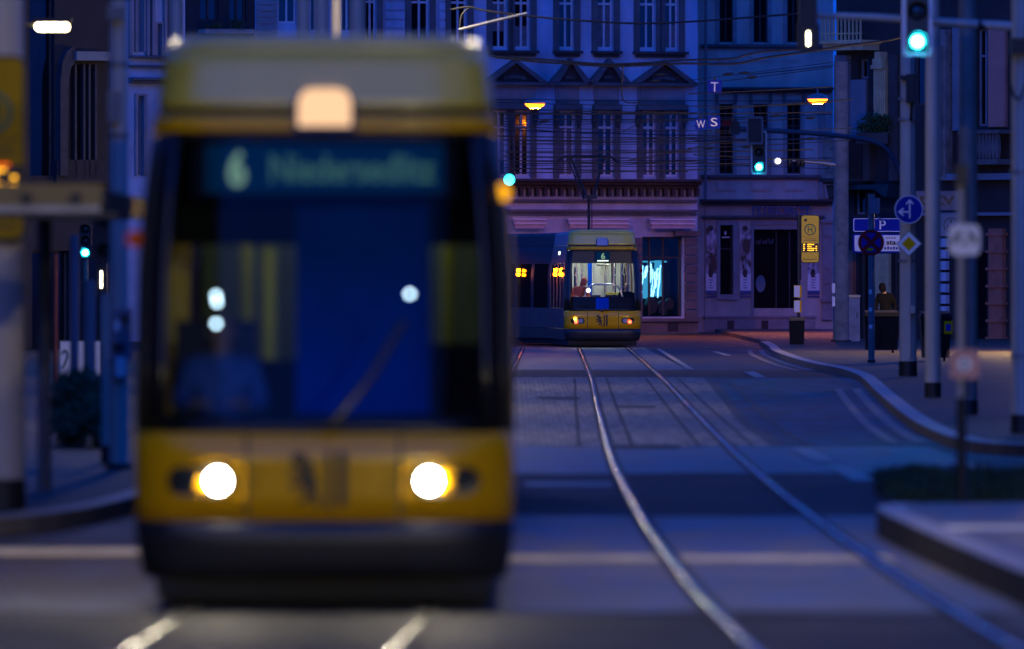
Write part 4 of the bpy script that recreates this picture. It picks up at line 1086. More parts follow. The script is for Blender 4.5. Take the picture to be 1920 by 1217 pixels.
        f = MB(); f.box(-.19, .335, 1.14, .19, .348, 1.47); b_(f, 'sky_reflection_panel', 'tram_blue')  # blue panel stands in for the sky reflected in the glass
        f = MB(); f.box(-.98, .42, 2.50, .98, .46, 3.02); b_(f, 'header_panel', 'tram_black')
        f = MB(); f.box(-.2, .30, 2.53, .22, .385, 2.84); d = b_(f, 'route_display', 'tram_in_dark')
        f = MB(); f.box(-.19, .286, 2.55, .21, .298, 2.83); b_(f, 'screen', 'E_dispback', d)
        f = MB(); f.text('6', (.02, .275, 2.71), .12, .19, .006, bold=.02); b_(f, 'route_number', 'E_six', d)
        f = MB(); f.box(-.15, .27, 2.555, .18, .284, 2.585); b_(f, 'lit_strip', 'E_strip', d)
        f = MB()
        for y in (.9, 2.4, 3.9, 5.4): f.box(-.62, y, 2.90, -.38, y + 1.2, 2.94); f.box(.30, y, 2.90, .54, y + 1.2, 2.94)
        b_(f, 'ceiling_light', 'E_ceil')
        f = MB(); f.box(-1.0, 7.35, .4, 1.0, 7.45, 2.98); b_(f, 'end_wall', 'tram_in')
        f = MB(); f.box(.10, 3.0, .4, .18, 7.3, 2.9); b_(f, 'side_wall', 'tram_in')
        f = MB(); f.box(-.14, 2.6, .4, .10, 2.75, 2.9); b_(f, 'equipment_cabinet', 'tram_in')
        f = MB(); f.box(-.30, 2.4, .4, -.18, 2.5, 2.9); b_(f, 'sky_reflection_column', 'tram_blue')  # blue column imitates the sky's reflection down the glass
        f = MB()
        for (x, y, w, z0, z1) in ((.30, 3.6, .05, 1.2, 2.6), (.46, 2.8, .07, 1.9, 2.5), (.62, 4.4, .10, 1.0, 2.6), (.80, 3.2, .06, 1.5, 2.6), (-.62, 3.2, .10, 1.2, 2.4), (-.82, 2.2, .07, 1.1, 2.5)):
            f.box(x - w / 2, y, z0, x + w / 2, y + .06, z1)
        b_(f, 'advert_strip', 'tram_in_dark')
        for x, y in ((-.72, 1.2), (-.50, 2.3), (.24, 2.5), (.40, 1.4), (.56, 3.3), (.68, 1.9), (.84, 1.2), (-.36, 4.2)):
            f = MB(); f.cyl((x, y, .4), (x, y, 2.95), .022); b_(f, 'grab_pole', 'grab')
        f = MB()
        for x in (-.34, .34): f.cyl((x, .8, 2.72), (x, 6.5, 2.72), .018)
        f.cyl((-.1, 1.5, 2.45), (.26, 1.5, 2.45), .03)
        rail_ = b_(f, 'ceiling_rail', 'grab')
        for x, y in ((-.46, 1.4), (-.72, 1.7), (.06, 1.5), (.14, 1.9), (.22, 1.5), (.5, 2.3), (.74, 1.6)):
            f = MB(); f.path([(x, y, 2.72), (x - .01, y, 2.42), (x - .05, y, 2.2), (x, y, 2.13), (x + .05, y, 2.2), (x + .01, y, 2.42)], .014, 6); b_(f, 'hand_strap', 'tram_in')
        f = MB(); f.path(catmull([(-.50, .62, 1.45), (-.44, .62, 1.72), (-.26, .6, 1.86), (0, .6, 1.87), (.3, .6, 1.86), (.5, .62, 1.78), (.62, .62, 1.5)], 5), .028, 8); b_(f, 'safety_rail', 'grab')
        for x, y in ((-.62, .9), (-.16, 1.5), (.36, .9), (.76, .9)):
            f = MB(); f.box(x - .2, y, .8, x + .2, y + .42, .9); f.box(x - .2, y + .36, .9, x + .2, y + .44, 1.55); o = b_(f, 'seat', 'seat')
            if x != -.16:
                f = MB(); f.box(x - .2, y + .30, 1.56, x + .2, y + .48, 1.62); b_(f, 'grab_handle', 'grab_yellow', o)
        f = MB(); f.lathe((-.40, .58, 1.69), [(0, -.03), (.05, -.025), (.07, 0), (.05, .025), (0, .03)], 14, 'y'); b_(f, 'saloon_lamp', 'E_strip')
        # pantograph
        f = MB(); f.cyl((-.04, 6.2, 3.44), (-.04, 6.2, 4.52), .045, n=10); f.cyl((.05, 6.15, 3.44), (.05, 6.15, 4.55), .014, n=8)
        f.box(-.2, 5.9, 4.47, .2, 6.4, 4.58)
        pg = b_(f, 'pantograph', 'wire')
        f = MB(); f.cyl((-.1, 6.2, 4.5), (-.56, 6.6, 5.72), .034, n=8); f.cyl((.1, 6.2, 4.5), (.44, 6.6, 5.72), .034, n=8); f.cyl((-.2, 6.2, 4.45), (-.66, 6.5, 5.7), .022, n=8)
        f.cyl((-.3, 6.3, 5.05), (.22, 6.3, 5.05), .012, n=6)
        b_(f, 'upper_arm', 'wire', pg)
        f = MB()
        for dy in (-.15, .15): f.path(catmull([(-.98, 6.6 + dy, 5.58), (-.80, 6.6 + dy, 5.74), (-.5, 6.6 + dy, 5.77), (0, 6.6 + dy, 5.77), (.5, 6.6 + dy, 5.77), (.68, 6.6 + dy, 5.74), (.9, 6.6 + dy, 5.55)], 4), .04, 6)
        for x in (-.6, .5): f.box(x - .09, 6.42, 5.62, x + .09, 6.78, 5.74)
        b_(f, 'contact_bar', 'wire', pg)
    return t
TN = tram('tram', (-1.135, 51.35, 0), 0, 'large blurred yellow tram in the foreground with both headlamps lit', True)
TF = tram('tram', (2.70, 253.2, 0), R(3.0), 'small sharp yellow tram turning away at the end of the street, orange lamps flashing', False)

# headlamp beams of the near tram
for sg in (-1, 1):
    l = bpy.data.lights.new('headlamp_beam', 'SPOT'); l.energy = 9; l.color = (1, .86, .62); l.spot_size = R(46); l.spot_blend = .9; l.shadow_soft_size = .06
    o = bpy.data.objects.new('headlamp_beam', l); COL.objects.link(o)
    o.location = (-1.135 + sg * .635, 51.22, .79); o.rotation_euler = (R(78), 0, R(180))

# ------------------------------------------------------------------ people (skin-modifier figures)
def grow(name, pts, edges, m, parent, root=0, lv=2):
    me = bpy.data.meshes.new(name); me.from_pydata([p[0] for p in pts], edges, [])
    ob = bpy.data.objects.new(name, me); COL.objects.link(ob)
    md = ob.modifiers.new('skin', 'SKIN'); md.use_smooth_shade = True
    for i, p in enumerate(pts):
        r = p[1]; sv = me.skin_vertices[0].data[i]
        sv.radius = r if isinstance(r, tuple) else (r, r); sv.use_root = (i == root)
    ss = ob.modifiers.new('sub', 'SUBSURF'); ss.levels = lv; ss.render_levels = lv
    dg = bpy.context.evaluated_depsgraph_get(); dg.update()
    nm = bpy.data.meshes.new_from_object(ob.evaluated_get(dg))
    ob.modifiers.clear(); ob.data = nm; bpy.data.meshes.remove(me)
    nm.name = name; nm.materials.clear(); nm.materials.append(M[m])
    for p in nm.polygons: p.use_smooth = True
    ob.parent = parent
    return ob

def person(loc, label, rz, J, jacket, hairm, hood=False, group=None):
    """J: joint name -> (x, y, z) relative to the floor point below the pelvis; figure faces -y"""
    t = thing('person', loc, label, 'person', group, rz)
    V = lambda n: Vector(J[n])
    names = ['pelvis', 'belly', 'chest', 'neck', 'chin', 'skull', 'crown', 'shl', 'ell', 'wrl', 'shr', 'elr', 'wrr', 'hil', 'knl', 'anl', 'tol', 'hir', 'knr', 'anr', 'tor']
    rad = [(.14, .105), (.125, .10), (.15, .11), .055, .062, (.076, .092), .055, .06, .042, .03, .06, .042, .03, .085, .058, .04, .032, .085, .058, .04, .032]
    idx = {n: i for i, n in enumerate(names)}
    E = [('pelvis', 'belly'), ('belly', 'chest'), ('chest', 'neck'), ('neck', 'chin'), ('chin', 'skull'), ('skull', 'crown'), ('chest', 'shl'), ('shl', 'ell'), ('ell', 'wrl'), ('chest', 'shr'), ('shr', 'elr'), ('elr', 'wrr'), ('pelvis', 'hil'), ('hil', 'knl'), ('knl', 'anl'), ('anl', 'tol'), ('pelvis', 'hir'), ('hir', 'knr'), ('knr', 'anr'), ('anr', 'tor')]
    pts = [(J[n], r) for n, r in zip(names, rad)]; ed = [(idx[a], idx[c]) for a, c in E]
    for s_ in 'lr':     # hands: palm and five fingers
        w = V('wr' + s_); d = (w - V('el' + s_)).normalized(); sd = d.cross(Vector((0, 0, 1))).normalized(); dn = sd.cross(d)
        pi = len(pts); pts.append((tuple(w + d * .06), (.036, .02))); ed.append((idx['wr' + s_], pi))
        for k in range(4):
            bse = w + d * .10 + sd * (k - 1.5) * .019; l = (.055, .068, .072, .06)[k]
            a = len(pts); pts += [(tuple(bse), .009), (tuple(bse + d * l * .6 - dn * .012), .0085), (tuple(bse + d * l - dn * .035), .0075)]
            ed += [(pi, a), (a, a + 1), (a + 1, a + 2)]
        bse = w + d * .05 + sd * (.04 if s_ == 'l' else -.04); a = len(pts)
        pts += [(tuple(bse), .011), (tuple(bse + d * .035 + sd * (.015 if s_ == 'l' else -.015)), .009)]; ed += [(pi, a), (a, a + 1)]
    grow('body', pts, ed, 'skin', t)
    # clothes follow the body
    k = 1.22
    cn = ['pelvis', 'belly', 'chest', 'shl', 'ell', 'wrl', 'shr', 'elr', 'wrr']; ci = {n: i for i, n in enumerate(cn)}
    cr = [(.165, .14), (.16, .14), (.19, .155), .085, .062, .045, .08, .062, .045]
    cp = [(J[n], r) for n, r in zip(cn, cr)]
    cp[5] = (tuple(V('wrl').lerp(V('ell'), .12)), .046); cp[8] = (tuple(V('wrr').lerp(V('elr'), .12)), .046)
    ce = [(0, 1), (1, 2), (2, 3), (3, 4), (4, 5), (2, 6), (6, 7), (7, 8)]
    cp.append((tuple(V('chest').lerp(V('neck'), 1.0)), .085)); ce.append((2, 9))
    grow('jacket', cp, ce, jacket, t)
    tn = ['pelvis', 'hil', 'knl', 'anl', 'hir', 'knr', 'anr']; tr = [(.15, .115), .10, .072, .055, .10, .072, .055]
    grow('trousers', [(J[n], r) for n, r in zip(tn, tr)], [(0, 1), (1, 2), (2, 3), (0, 4), (4, 5), (5, 6)], 'trousers', t)
    fw = (V('chin') - V('skull')); back = Vector(J.get('back', (0, 1, 0)))
    sk = V('skull')
    if hood:
        grow('hood', [(tuple(V('neck') + back * .05), .085), (tuple(sk + back * .045 + Vector((0, 0, -.03))), (.105, .115)), (tuple(sk + back * .03 + Vector((0, 0, .06))), (.095, .10)), (tuple(sk + back * -.01 + Vector((0, 0, .10))), .06)], [(0, 1), (1, 2), (2, 3)], jacket, t)
    else:
        grow('hair', [(tuple(sk + back * .035 + Vector((0, 0, -.05))), .07), (tuple(sk + back * .03 + Vector((0, 0, .02))), (.083, .092)), (tuple(sk + back * .01 + Vector((0, 0, .075))), (.07, .075))], [(0, 1), (1, 2)], hairm, t)
    f = MB(); nf = -back   # face: nose, brow eyes, mouth, ears
    sdv = Vector((nf.y, -nf.x, 0)).normalized() if abs(nf.x) + abs(nf.y) > 0 else Vector((1, 0, 0))
    f.lathe(sk + nf * .088 + Vector((0, 0, -.025)), [(.0, -.03), (.018, -.02), (.012, .0), (.006, .025), (0, .03)], 8)
    for s2 in (-1, 1): f.lathe(sk + sdv * s2 * .08 + Vector((0, 0, -.02)), [(0, -.03), (.014, -.015), (.016, .01), (0, .03)], 8)
    f.build('face_features', 'skin', t, True)
    f = MB()
    for s2 in (-1, 1): f.lathe(sk + nf * .083 + sdv * s2 * .032 + Vector((0, 0, .008)), [(0, -.008), (.012, 0), (0, .008)], 8)
    f.build('eyes', 'hair', t, True)
    return t
def seated(lean=0.0, side=0.0, z0=.46, head=(0, 0)):
    J = {'pelvis': (0, 0, z0 + .1), 'belly': (side * .35, -lean * .35, z0 + .28), 'chest': (side * .7, -lean * .75, z0 + .46), 'neck': (side, -lean, z0 + .62)}
    hx, hy = head
    J['chin'] = (side + hx * .5, -lean - .02 + hy * .5, z0 + .70); J['skull'] = (side + hx, -lean - .03 + hy, z0 + .78); J['crown'] = (side + hx, -lean - .02 + hy, z0 + .87)
    c = Vector(J['chest'])
    J['shl'] = tuple(c + Vector((-.19, 0, .08))); J['shr'] = tuple(c + Vector((.19, 0, .08)))
    J['ell'] = tuple(c + Vector((-.25, -.12, -.17))); J['elr'] = tuple(c + Vector((.25, -.12, -.17)))
    J['wrl'] = tuple(c + Vector((-.14, -.36, -.14))); J['wrr'] = tuple(c + Vector((.14, -.36, -.14)))
    for s_, x in (('l', -.1), ('r', .1)):
        J['hi' + s_] = (x, -.03, z0 + .08); J['kn' + s_] = (x * 1.3, -.46, z0 + .07); J['an' + s_] = (x * 1.3, -.44, .08); J['to' + s_] = (x * 1.4, -.60, .04)
    return J
person((-1.135 - .66, 52.75, .42), 'driver in a blue shirt behind the windscreen of the foreground tram', 0, seated(.02, 0, .50), 'shirt_blue', 'hair')
Jf = seated(.10, .16, .38, (.10, .0)); Jf['back'] = (-.8, .5, 0)
q = Vector((2.70, 253.2, 0)); c_, s_ = math.cos(R(3)), math.sin(R(3))
tl = lambda x, y, z: (q.x + x * c_ - y * s_, q.y + x * s_ + y * c_, z)
person(tl(-.72, 1.0, .80), 'person in an orange red hooded jacket by the rear window of the far tram', 0, Jf, 'jacket_orange', 'hair', hood=True)
person(tl(.78, 1.25, .62), 'dark seated passenger at the right edge of the far tram rear window', 0, seated(.05, .0, .42), 'jacket_dark', 'hair')
# pedestrian standing behind the dark bin, seen from behind
Jp = {'pelvis': (0, 0, .95), 'belly': (0, .01, 1.12), 'chest': (.0, -.02, 1.34), 'neck': (-.03, -.07, 1.52), 'chin': (-.06, -.11, 1.60), 'skull': (-.08, -.11, 1.68), 'crown': (-.08, -.1, 1.77),
      'shl': (-.2, -.02, 1.42), 'ell': (-.26, -.02, 1.14), 'wrl': (-.2, -.2, .98), 'shr': (.2, -.01, 1.42), 'elr': (.27, .03, 1.14), 'wrr': (.2, -.16, 1.0),
      'hil': (-.1, 0, .88), 'knl': (-.11, -.03, .5), 'anl': (-.12, .02, .09), 'tol': (-.13, -.14, .04), 'hir': (.1, 0, .88), 'knr': (.12, -.04, .5), 'anr': (.13, .03, .09), 'tor': (.14, -.13, .04), 'back': (-.3, -.95, 0)}
pw = W(1660, 600, 69); person((pw.x, pw.y, .13), 'pedestrian in dark clothes standing behind the large dark wheeled bin', 0, Jp, 'jacket_dark', 'hair', hood=True)
# ------------------------------------------------------------------ poles
def pole(name, px0, px1, pybase, ztop, label, m='pole', base=None, z0=.13, taper=.8, group=None, cat='pole', pybl=None):
    s = (pybase - 525) / (CAM_H - z0)
    c = W((px0 + px1) / 2, pybase, s); r = (px1 - px0) / s / 2
    t = thing(name, (c.x, c.y, z0), label, cat, group)
    zb = CAM_H - ((base or pybase) - 525) / s
    f = MB(); f.cyl((c.x, c.y, zb), (c.x, c.y, ztop), r, r * taper, 20); f.build('shaft', m, t)
    f2 = MB()
    if base: f2.cyl((c.x, c.y, z0), (c.x, c.y, zb - .002), r * 1.06, r * 1.05, 20)
    else: f2.cyl((c.x, c.y, z0), (c.x, c.y, z0 + .06), r * 1.35, r * 1.3, 20)
    f2.build('base_sleeve', 'black', t)
    return t, c, r, s
g = 'pale tram line poles on the right pavement'
t1, c1, r1, s1 = pole('street_pole', 1686, 1719, 705, 12, 'pale pole carrying the blue arrow sign and the yellow diamond sign', base=677, taper=.72, group=g)
f = MB(); f.cyl((c1.x + .03, c1.y - r1 - .02, .5), (c1.x + .03, c1.y - r1 * .8 - .02, 7.0), .025, n=8); f.build('conduit', 'pole', t1)
for z in (2.35, 5.1, 5.5): f = MB(); f.cyl((c1.x, c1.y, z), (c1.x, c1.y, z + .06), r1 * 1.12, n=18); f.build('clamp', 'tube_grey', t1)
f = MB(); f.box(c1.x - .05, c1.y - r1 - .3, 5.45, c1.x + .12, c1.y - r1 + .05, 6.0); f.box(c1.x - .18, c1.y - r1 - .12, 5.9, c1.x + .2, c1.y - r1 + .04, 5.98)
f.path([(c1.x, c1.y - r1 - .1, 5.9), (c1.x + .06, c1.y - r1 - .2, 5.5), (c1.x + .04, c1.y - r1 - .12, 5.1)], .03, 6); f.build('cable_bracket', 'black', t1)
f = MB(); f.box(c1.x + .02, c1.y - r1 - .14, 1.35, c1.x + .12, c1.y - r1 + .04, 1.5); f.build('push_button', 'tube_grey', t1)
t2, c2, r2, s2 = pole('street_pole', 1734, 1764, 745, 12, 'bare pale pole in the middle of the right hand row, tinged by warm light', base=717, taper=.8, group=g)
t3, c3, r3, s3 = pole('street_pole', 1797, 1833, 777, 12, 'greyer pole directly behind the small square tram signs', base=750, taper=.85, group=g, m='pole_mid')
t5, c5, r5, s5 = pole('street_pole', 1896, 1932, 812, 12, 'pale pole cut by the right edge of the picture, with a hanging cable loop', base=777, taper=.85, group=g)
f = MB(); f.box(c5.x - .14, c5.y - r5 - .16, 4.75, c5.x + .1, c5.y - r5 + .02, 4.95); f.path(catmull([(c5.x - .12, c5.y - r5 - .1, 4.9), (c5.x - .14, c5.y - r5 - .14, 4.4), (c5.x - .04, c5.y - r5 - .1, 4.2), (c5.x + .06, c5.y - r5 - .1, 4.5), (c5.x + .05, c5.y - r5 - .06, 5.1)], 5), .016, 6)
f.build('cable_loop', 'black', t5)
for z in (1.05, 3.3): f = MB(); f.cyl((c5.x, c5.y, z), (c5.x, c5.y, z + .05), r5 * 1.1, n=18); f.build('clamp', 'tube_grey', t5)
t6, c6, r6, s6 = pole('mast', 1562, 1592, 641, 8.6, 'thick weathered mast beside the tram stop, left of the blue parking board', m='pole_conc', cat='mast', taper=.9)
for z in (1.6, 1.2): f = MB(); f.box(c6.x - r6 - .03, c6.y - .14, z, c6.x - r6 + .06, c6.y + .1, z + .3); f.build('sticker', 'sign_white', t6)
t7, c7, r7, s7 = pole('sign_post', 1628, 1640, 680, 3.95, 'thin sticker covered post of the no stopping sign', m='pole_dark', cat='post', taper=1)
rr = random.Random(11)
for k in range(9):
    z = .9 + k * .13; f = MB(); f.box(c7.x - r7 * .8, c7.y - r7 - .006, z, c7.x + r7 * (rr.random() * .6), c7.y - r7 + .03, z + .05 + rr.random() * .07); f.build('sticker', 'sign_white' if k % 3 == 0 else 'tube_blue', t7)
f = MB(); f.box(c7.x - .03, c7.y - .2, 3.5, c7.x + .18, c7.y + .05, 3.85); f.path([(c7.x + .1, c7.y - .1, 3.5), (c7.x + .26, c7.y - .1, 3.3)], .02, 6); f.build('top_fitting', 'tube_blue', t7)

# round and square signs
def sign_base(name, px, py, s, label, cat='sign', group=None):
    c = W(px, py, s); return thing(name, (c.x, c.y, c.z), label, cat, group), c
def arrow(pts_shaft, head):
    return pts_shaft, head
# no stopping sign on its post
t, c = sign_base('traffic_sign', 1633, 455, 84, 'round red and blue no stopping sign with a crossed disc')
y = c.y - .09; R_ = 24.5 / 84
f = MB(); f.prism(circ(c.x, c.z, R_, 40), y, y + .03); f.build('plate', 'sign_red', t)
f = MB()
r0 = R_ * .76
for k in range(4):      # four blue sectors left by the red cross
    a0 = R(90 * k + 12 - 45 + 45); 
    ang = [R(90 * k - 45 + 12 + 66 * j / 8 + 0) for j in range(9)]
    pts = [(c.x + r0 * math.cos(a), c.z + r0 * math.sin(a)) for a in ang]
    m_ = R(90 * k); pts.append((c.x + .17 * R_ * math.cos(m_) * 1.25, c.z + .17 * R_ * math.sin(m_) * 1.25))
    f.prism(pts, y - .006, y - .001)
f.build('blue_field', 'sign_blue', t)
f = MB(); f.prism(circ(c.x - .02, c.z - .15, .08, 12, .035), y - .012, y - .007); f.build('sticker', 'sign_amber', t)
# mandatory direction sign (left and straight on)
t, c = sign_base('traffic_sign', 1703, 393, 96.5, 'round blue sign with white arrows pointing left and up on the pale pole')
y = c.y - r1 - .06; R_ = 27 / 96.5
f = MB(); f.prism(circ(c.x, c.z, R_, 40), y, y + .02); f.build('plate', 'sign_blue', t)
f = MB(); f.ring(circ(c.x, c.z, R_ * .985, 40), circ(c.x, c.z, R_ * .93, 40), y - .004, y + .001); f.build('rim', 'sign_white', t)
f = MB(); X = lambda u: c.x + u * R_; Z = lambda v: c.z + v * R_
wd = .045
f.prism([(X(.06 - wd), Z(-.6)), (X(.06 + wd), Z(-.6)), (X(.06 + wd), Z(.6)), (X(.06 - wd), Z(.6))], y - .008, y - .001)
f.prism([(X(.06), Z(.72)), (X(-.22), Z(.40)), (X(-.16), Z(.34)), (X(.06), Z(.56)), (X(.28), Z(.34)), (X(.34), Z(.40))], y - .009, y - .002)
f.prism([(X(-.62), Z(-.12)), (X(.0), Z(-.12)), (X(.0), Z(-.22)), (X(-.62), Z(-.22))], y - .0085, y - .001)
f.prism([(X(-.76), Z(-.17)), (X(-.40), Z(.12)), (X(-.33), Z(.05)), (X(-.58), Z(-.17)), (X(-.33), Z(-.40)), (X(-.40), Z(-.46))], y - .0095, y - .002)
f.build('arrow', 'sign_white', t)
# priority diamond
t, c = sign_base('traffic_sign', 1703, 457, 96.5, 'diamond shaped priority sign with a yellow centre below the blue arrow sign')
y = c.y - r1 - .06; h = 24.5 / 96.5
f = MB(); f.prism([(c.x + h, c.z), (c.x, c.z + h), (c.x - h, c.z), (c.x, c.z - h)], y, y + .02); f.build('plate', 'sign_white', t)
f = MB(); k = h * .55; f.prism([(c.x + k, c.z), (c.x, c.z + k), (c.x - k, c.z), (c.x, c.z - k)], y - .006, y - .001); f.build('yellow_centre', 'sign_amber', t)
f = MB(); f.ring([(c.x + h * .99, c.z), (c.x, c.z + h * .99), (c.x - h * .99, c.z), (c.x, c.z - h * .99)], [(c.x + h * .93, c.z), (c.x, c.z + h * .93), (c.x - h * .93, c.z), (c.x, c.z - h * .93)], y - .004, y + .001); f.build('rim', 'ink', t)

# thin post with the two small tram signs
s4 = 218; p4 = W(1801, 935, s4)
t = thing('sign_post', (p4.x, p4.y, .12), 'thin post with pale upper half and black lower half on the grass verge', 'post')
f = MB(); f.cyl((p4.x, p4.y, CAM_H - (745 - 525) / s4), (p4.x, p4.y, CAM_H + (525 - 310) / s4), 6.5 / s4, n=14); f.build('upper_shaft', 'pole', t)
f = MB(); f.cyl((p4.x + .01, p4.y, .1), (p4.x + .01, p4.y, CAM_H - (745.5 - 525) / s4), 9.5 / s4, n=14); f.build('lower_shaft', 'black', t)
f = MB(); f.box(p4.x - .045, p4.y - .08, CAM_H + (525 - 348) / s4, p4.x + .06, p4.y + .06, CAM_H + (525 - 308) / s4); f.cyl((p4.x + .05, p4.y + .02, CAM_H - (744 - 525) / s4), (p4.x + .05, p4.y + .02, CAM_H + (525 - 312) / s4), 4 / s4, n=10); f.build('top_box', 'black', t)
t, c = sign_base('tram_sign', 1808, 450, s4, 'small square white sign with a black arc and dot')
y = c.y - .05; hw = 29 / s4
f = MB(); f.prism(rrect(c.x, c.z, 2 * hw, 2 * hw, .06), y, y + .015); f.build('plate', 'sign_white', t)
f = MB()
for sg in (-1, 1):
    ang = [R(90 - sg * a) for a in range(18, 108, 9)]
    o_ = [(c.x + .62 * hw * 1.25 * math.cos(a), c.z - .02 + .62 * hw * 1.25 * math.sin(a)) for a in ang]; i_ = [(c.x + .62 * hw * .78 * math.cos(a), c.z - .02 + .62 * hw * .78 * math.sin(a)) for a in reversed(ang)]
    f.prism(o_ + i_, y - .005, y - .001)
f.prism(circ(c.x, c.z - .02, .024, 14), y - .006, y - .001); f.build('symbol', 'ink', t)
t, c = sign_base('tram_sign', 1808, 683, s4, 'small square faded red sign with a white disc and dark bar')
y = c.y - .06; hw = 28 / s4
f = MB(); f.prism(rrect(c.x, c.z, 2 * hw, 2 * hw, .05), y, y + .015); f.build('plate', 'sign_pink', t)
f = MB(); f.prism(circ(c.x, c.z, .062, 24), y - .004, y - .0005); f.build('white_disc', 'sign_white', t)
f = MB(); f.prism(rrect(c.x, c.z, .028, .08, .012), y - .008, y - .0045); f.build('symbol', 'ink', t)

# shop and parking boards on the corner house
t, c = sign_base('parking_board', 1655, 422, 61, 'long blue parking board with white letter P on the corner house')
f = MB(); f.prism(rrect(c.x, c.z, 112 / 61, 26 / 61, .06), c.y, c.y + .06); f.build('plate', 'sign_blue', t)
f = MB(); f.ring(rrect(c.x, c.z, 110 / 61, 25 / 61, .055), rrect(c.x, c.z, 107 / 61, 22.5 / 61, .05), c.y - .005, c.y + .001); f.build('rim', 'sign_white', t)
f = MB(); f.text('P', (c.x + 0 / 61, c.y - .006, c.z), 12 / 61, 17 / 61, .01, bold=.01); f.build('lettering', 'sign_white', t)
t, c = sign_base('notice_board', 1652, 456, 61, 'white notice board with blue frame hanging right below the parking board')
f = MB(); f.prism(rrect(c.x, c.z, 106 / 61, 36 / 61, .06), c.y, c.y + .05); f.build('frame', 'sign_blue', t)
f = MB(); f.prism(rrect(c.x, c.z, 99 / 61, 30 / 61, .04), c.y - .006, c.y - .001); f.build('plate', 'sign_white', t)
f = MB(); f.text('sta', (c.x + 19 / 61, c.y - .012, c.z + 1 / 61), 18 / 61, 8 / 61, .01, bold=.03)
for k in range(4): f.box(c.x + (9 + k * 5) / 61, c.y - .013, c.z + 9 / 61, c.x + (12.5 + k * 5) / 61, c.y - .007, c.z + 10.6 / 61)
f.build('lettering', 'ink', t)
f = MB()
for k in range(6): f.box(c.x + (6 + k * 5.4) / 61, c.y - .013, c.z - 12 / 61, c.x + (9.8 + k * 5.4) / 61, c.y - .007, c.z - (7.5 - k % 2) / 61)
f.build('small_lettering', 'letter_blue', t)
t, c = sign_base('shop_board', 1757, 376, 62, 'pale shop board with black capital letters on the corner house')
f = MB(); f.prism(rrect(c.x, c.z, 80 / 62, 36 / 62, .02), c.y, c.y + .06); f.build('plate', 'curtain', t)
f = MB(); f.text('DKV', (c.x + 1 / 62, c.y - .008, c.z), 66 / 62, 17 / 62, .012, bold=.06); f.build('lettering', 'ink', t)
t, c = sign_base('shop_board', 1775, 422, 62, 'bluish board with a round emblem under the pale shop board')
f = MB(); f.prism(rrect(c.x, c.z, 50 / 62, 42 / 62, .02), c.y, c.y + .05); f.build('plate', 'blue_wall', t)
f = MB(); f.ring(circ(c.x + 8 / 62, c.z, 14 / 62), circ(c.x + 8 / 62, c.z, 12.5 / 62), c.y - .006, c.y - .001)
for a in (90, 210, 330): f.box(c.x + 8 / 62 + 7 / 62 * math.cos(R(a)) - .02, c.y - .007, c.z + 7 / 62 * math.sin(R(a)) - .05, c.x + 8 / 62 + 7 / 62 * math.cos(R(a)) + .02, c.y - .002, c.z + 7 / 62 * math.sin(R(a)) + .05)
f.build('emblem', 'ink', t)

# ------------------------------------------------------------------ tram stop sign, bins, cabinet
def stop_sign(c, sx, label, s, red=False):
    """c: centre of the panel; sx: panel width in metres"""
    t = thing('tram_stop_sign', (c.x, c.y, c.z), label, 'stop sign', 'yellow tram stop signs')
    w = sx; h = sx * 2.72; y = c.y
    f = MB(); f.prism(rrect(c.x, c.z, w + .05, h + .05, .09), y + .004, y + .10); f.build('case', 'black', t)
    f = MB(); f.prism(rrect(c.x, c.z, w, h, .07), y - .006, y + .004); p = f.build('panel', 'sign_shaded' if red else 'sign_yellow', t)
    zc = c.z + h * .20
    f = MB(); f.ring(circ(c.x, zc, w * .345, 36), circ(c.x, zc, w * .275, 36), y - .012, y - .006); f.build('green_ring', 'sign_green', p)
    f = MB(); a = w * .14; hh = w * .19
    f.box(c.x - a, y - .012, zc - hh, c.x - a + w * .055, y - .006, zc + hh); f.box(c.x + a - w * .055, y - .012, zc - hh, c.x + a, y - .006, zc + hh); f.box(c.x - a + w * .055, y - .0115, zc - w * .03, c.x + a - w * .055, y - .006, zc + w * .03)
    f.build('letter_h', 'sign_green', p)
    f = MB()
    for k, (a, q) in enumerate(((-.30, .36), (-.34, .34))):
        z = c.z - h * (.005 + .035 * k); x = c.x + a * w
        while x < c.x + q * w: f.box(x, y - .010, z, x + w * .05, y - .006, z + h * .014); x += w * .075
    f.box(c.x - w * .46, y - .009, c.z + h * .045, c.x + w * .46, y - .006, c.z + h * .05)
    f.build('small_print', 'ink', p)
    f = MB(); f.prism(circ(c.x - w * .27, c.z + h * .405, w * .09, 14), y - .010, y - .006); f.build('round_emblem', 'ink', p)
    f = MB()
    for k in range(8): f.box(c.x - w * .42 + k * w * .105, y - .010, c.z - h * .445, c.x - w * .34 + k * w * .105, y - .006, c.z - h * .428)
    f.build('small_print', 'ink', p)
    f = MB(); f.box(c.x - w * .49, y - .010, c.z - h * .29, c.x + w * .49, y - .004, c.z - h * .095); d = f.build('display', 'black', t)
    f = MB(); rr = random.Random(int(s))
    for k in range(4):
        z = c.z - h * (.122 + .042 * k)
        f.box(c.x - w * .40, y - .016, z - .012, c.x - w * (.30 + .04 * (k % 2)), y - .010, z + .018)
        x = c.x - w * .16; e = c.x + w * (.22 if k != 1 else .08)
        while x < e: q = w * rr.uniform(.03, .07); f.box(x, y - .016, z - .012, x + q, y - .010, z + rr.uniform(.012, .022)); x += q + w * .015
        if k: f.box(c.x + w * (.30 + .03 * (k % 2)), y - .016, z - .012, c.x + w * .40, y - .010, z + .016)
    f.build('led_text', 'E_led', d)
    if red:
        f = MB(); f.box(c.x + w * .02, y - .017, c.z - h * .10, c.x + w * .30, y - .010, c.z - h * .085); f.build('led_text', 'E_led_red', d)
    return t
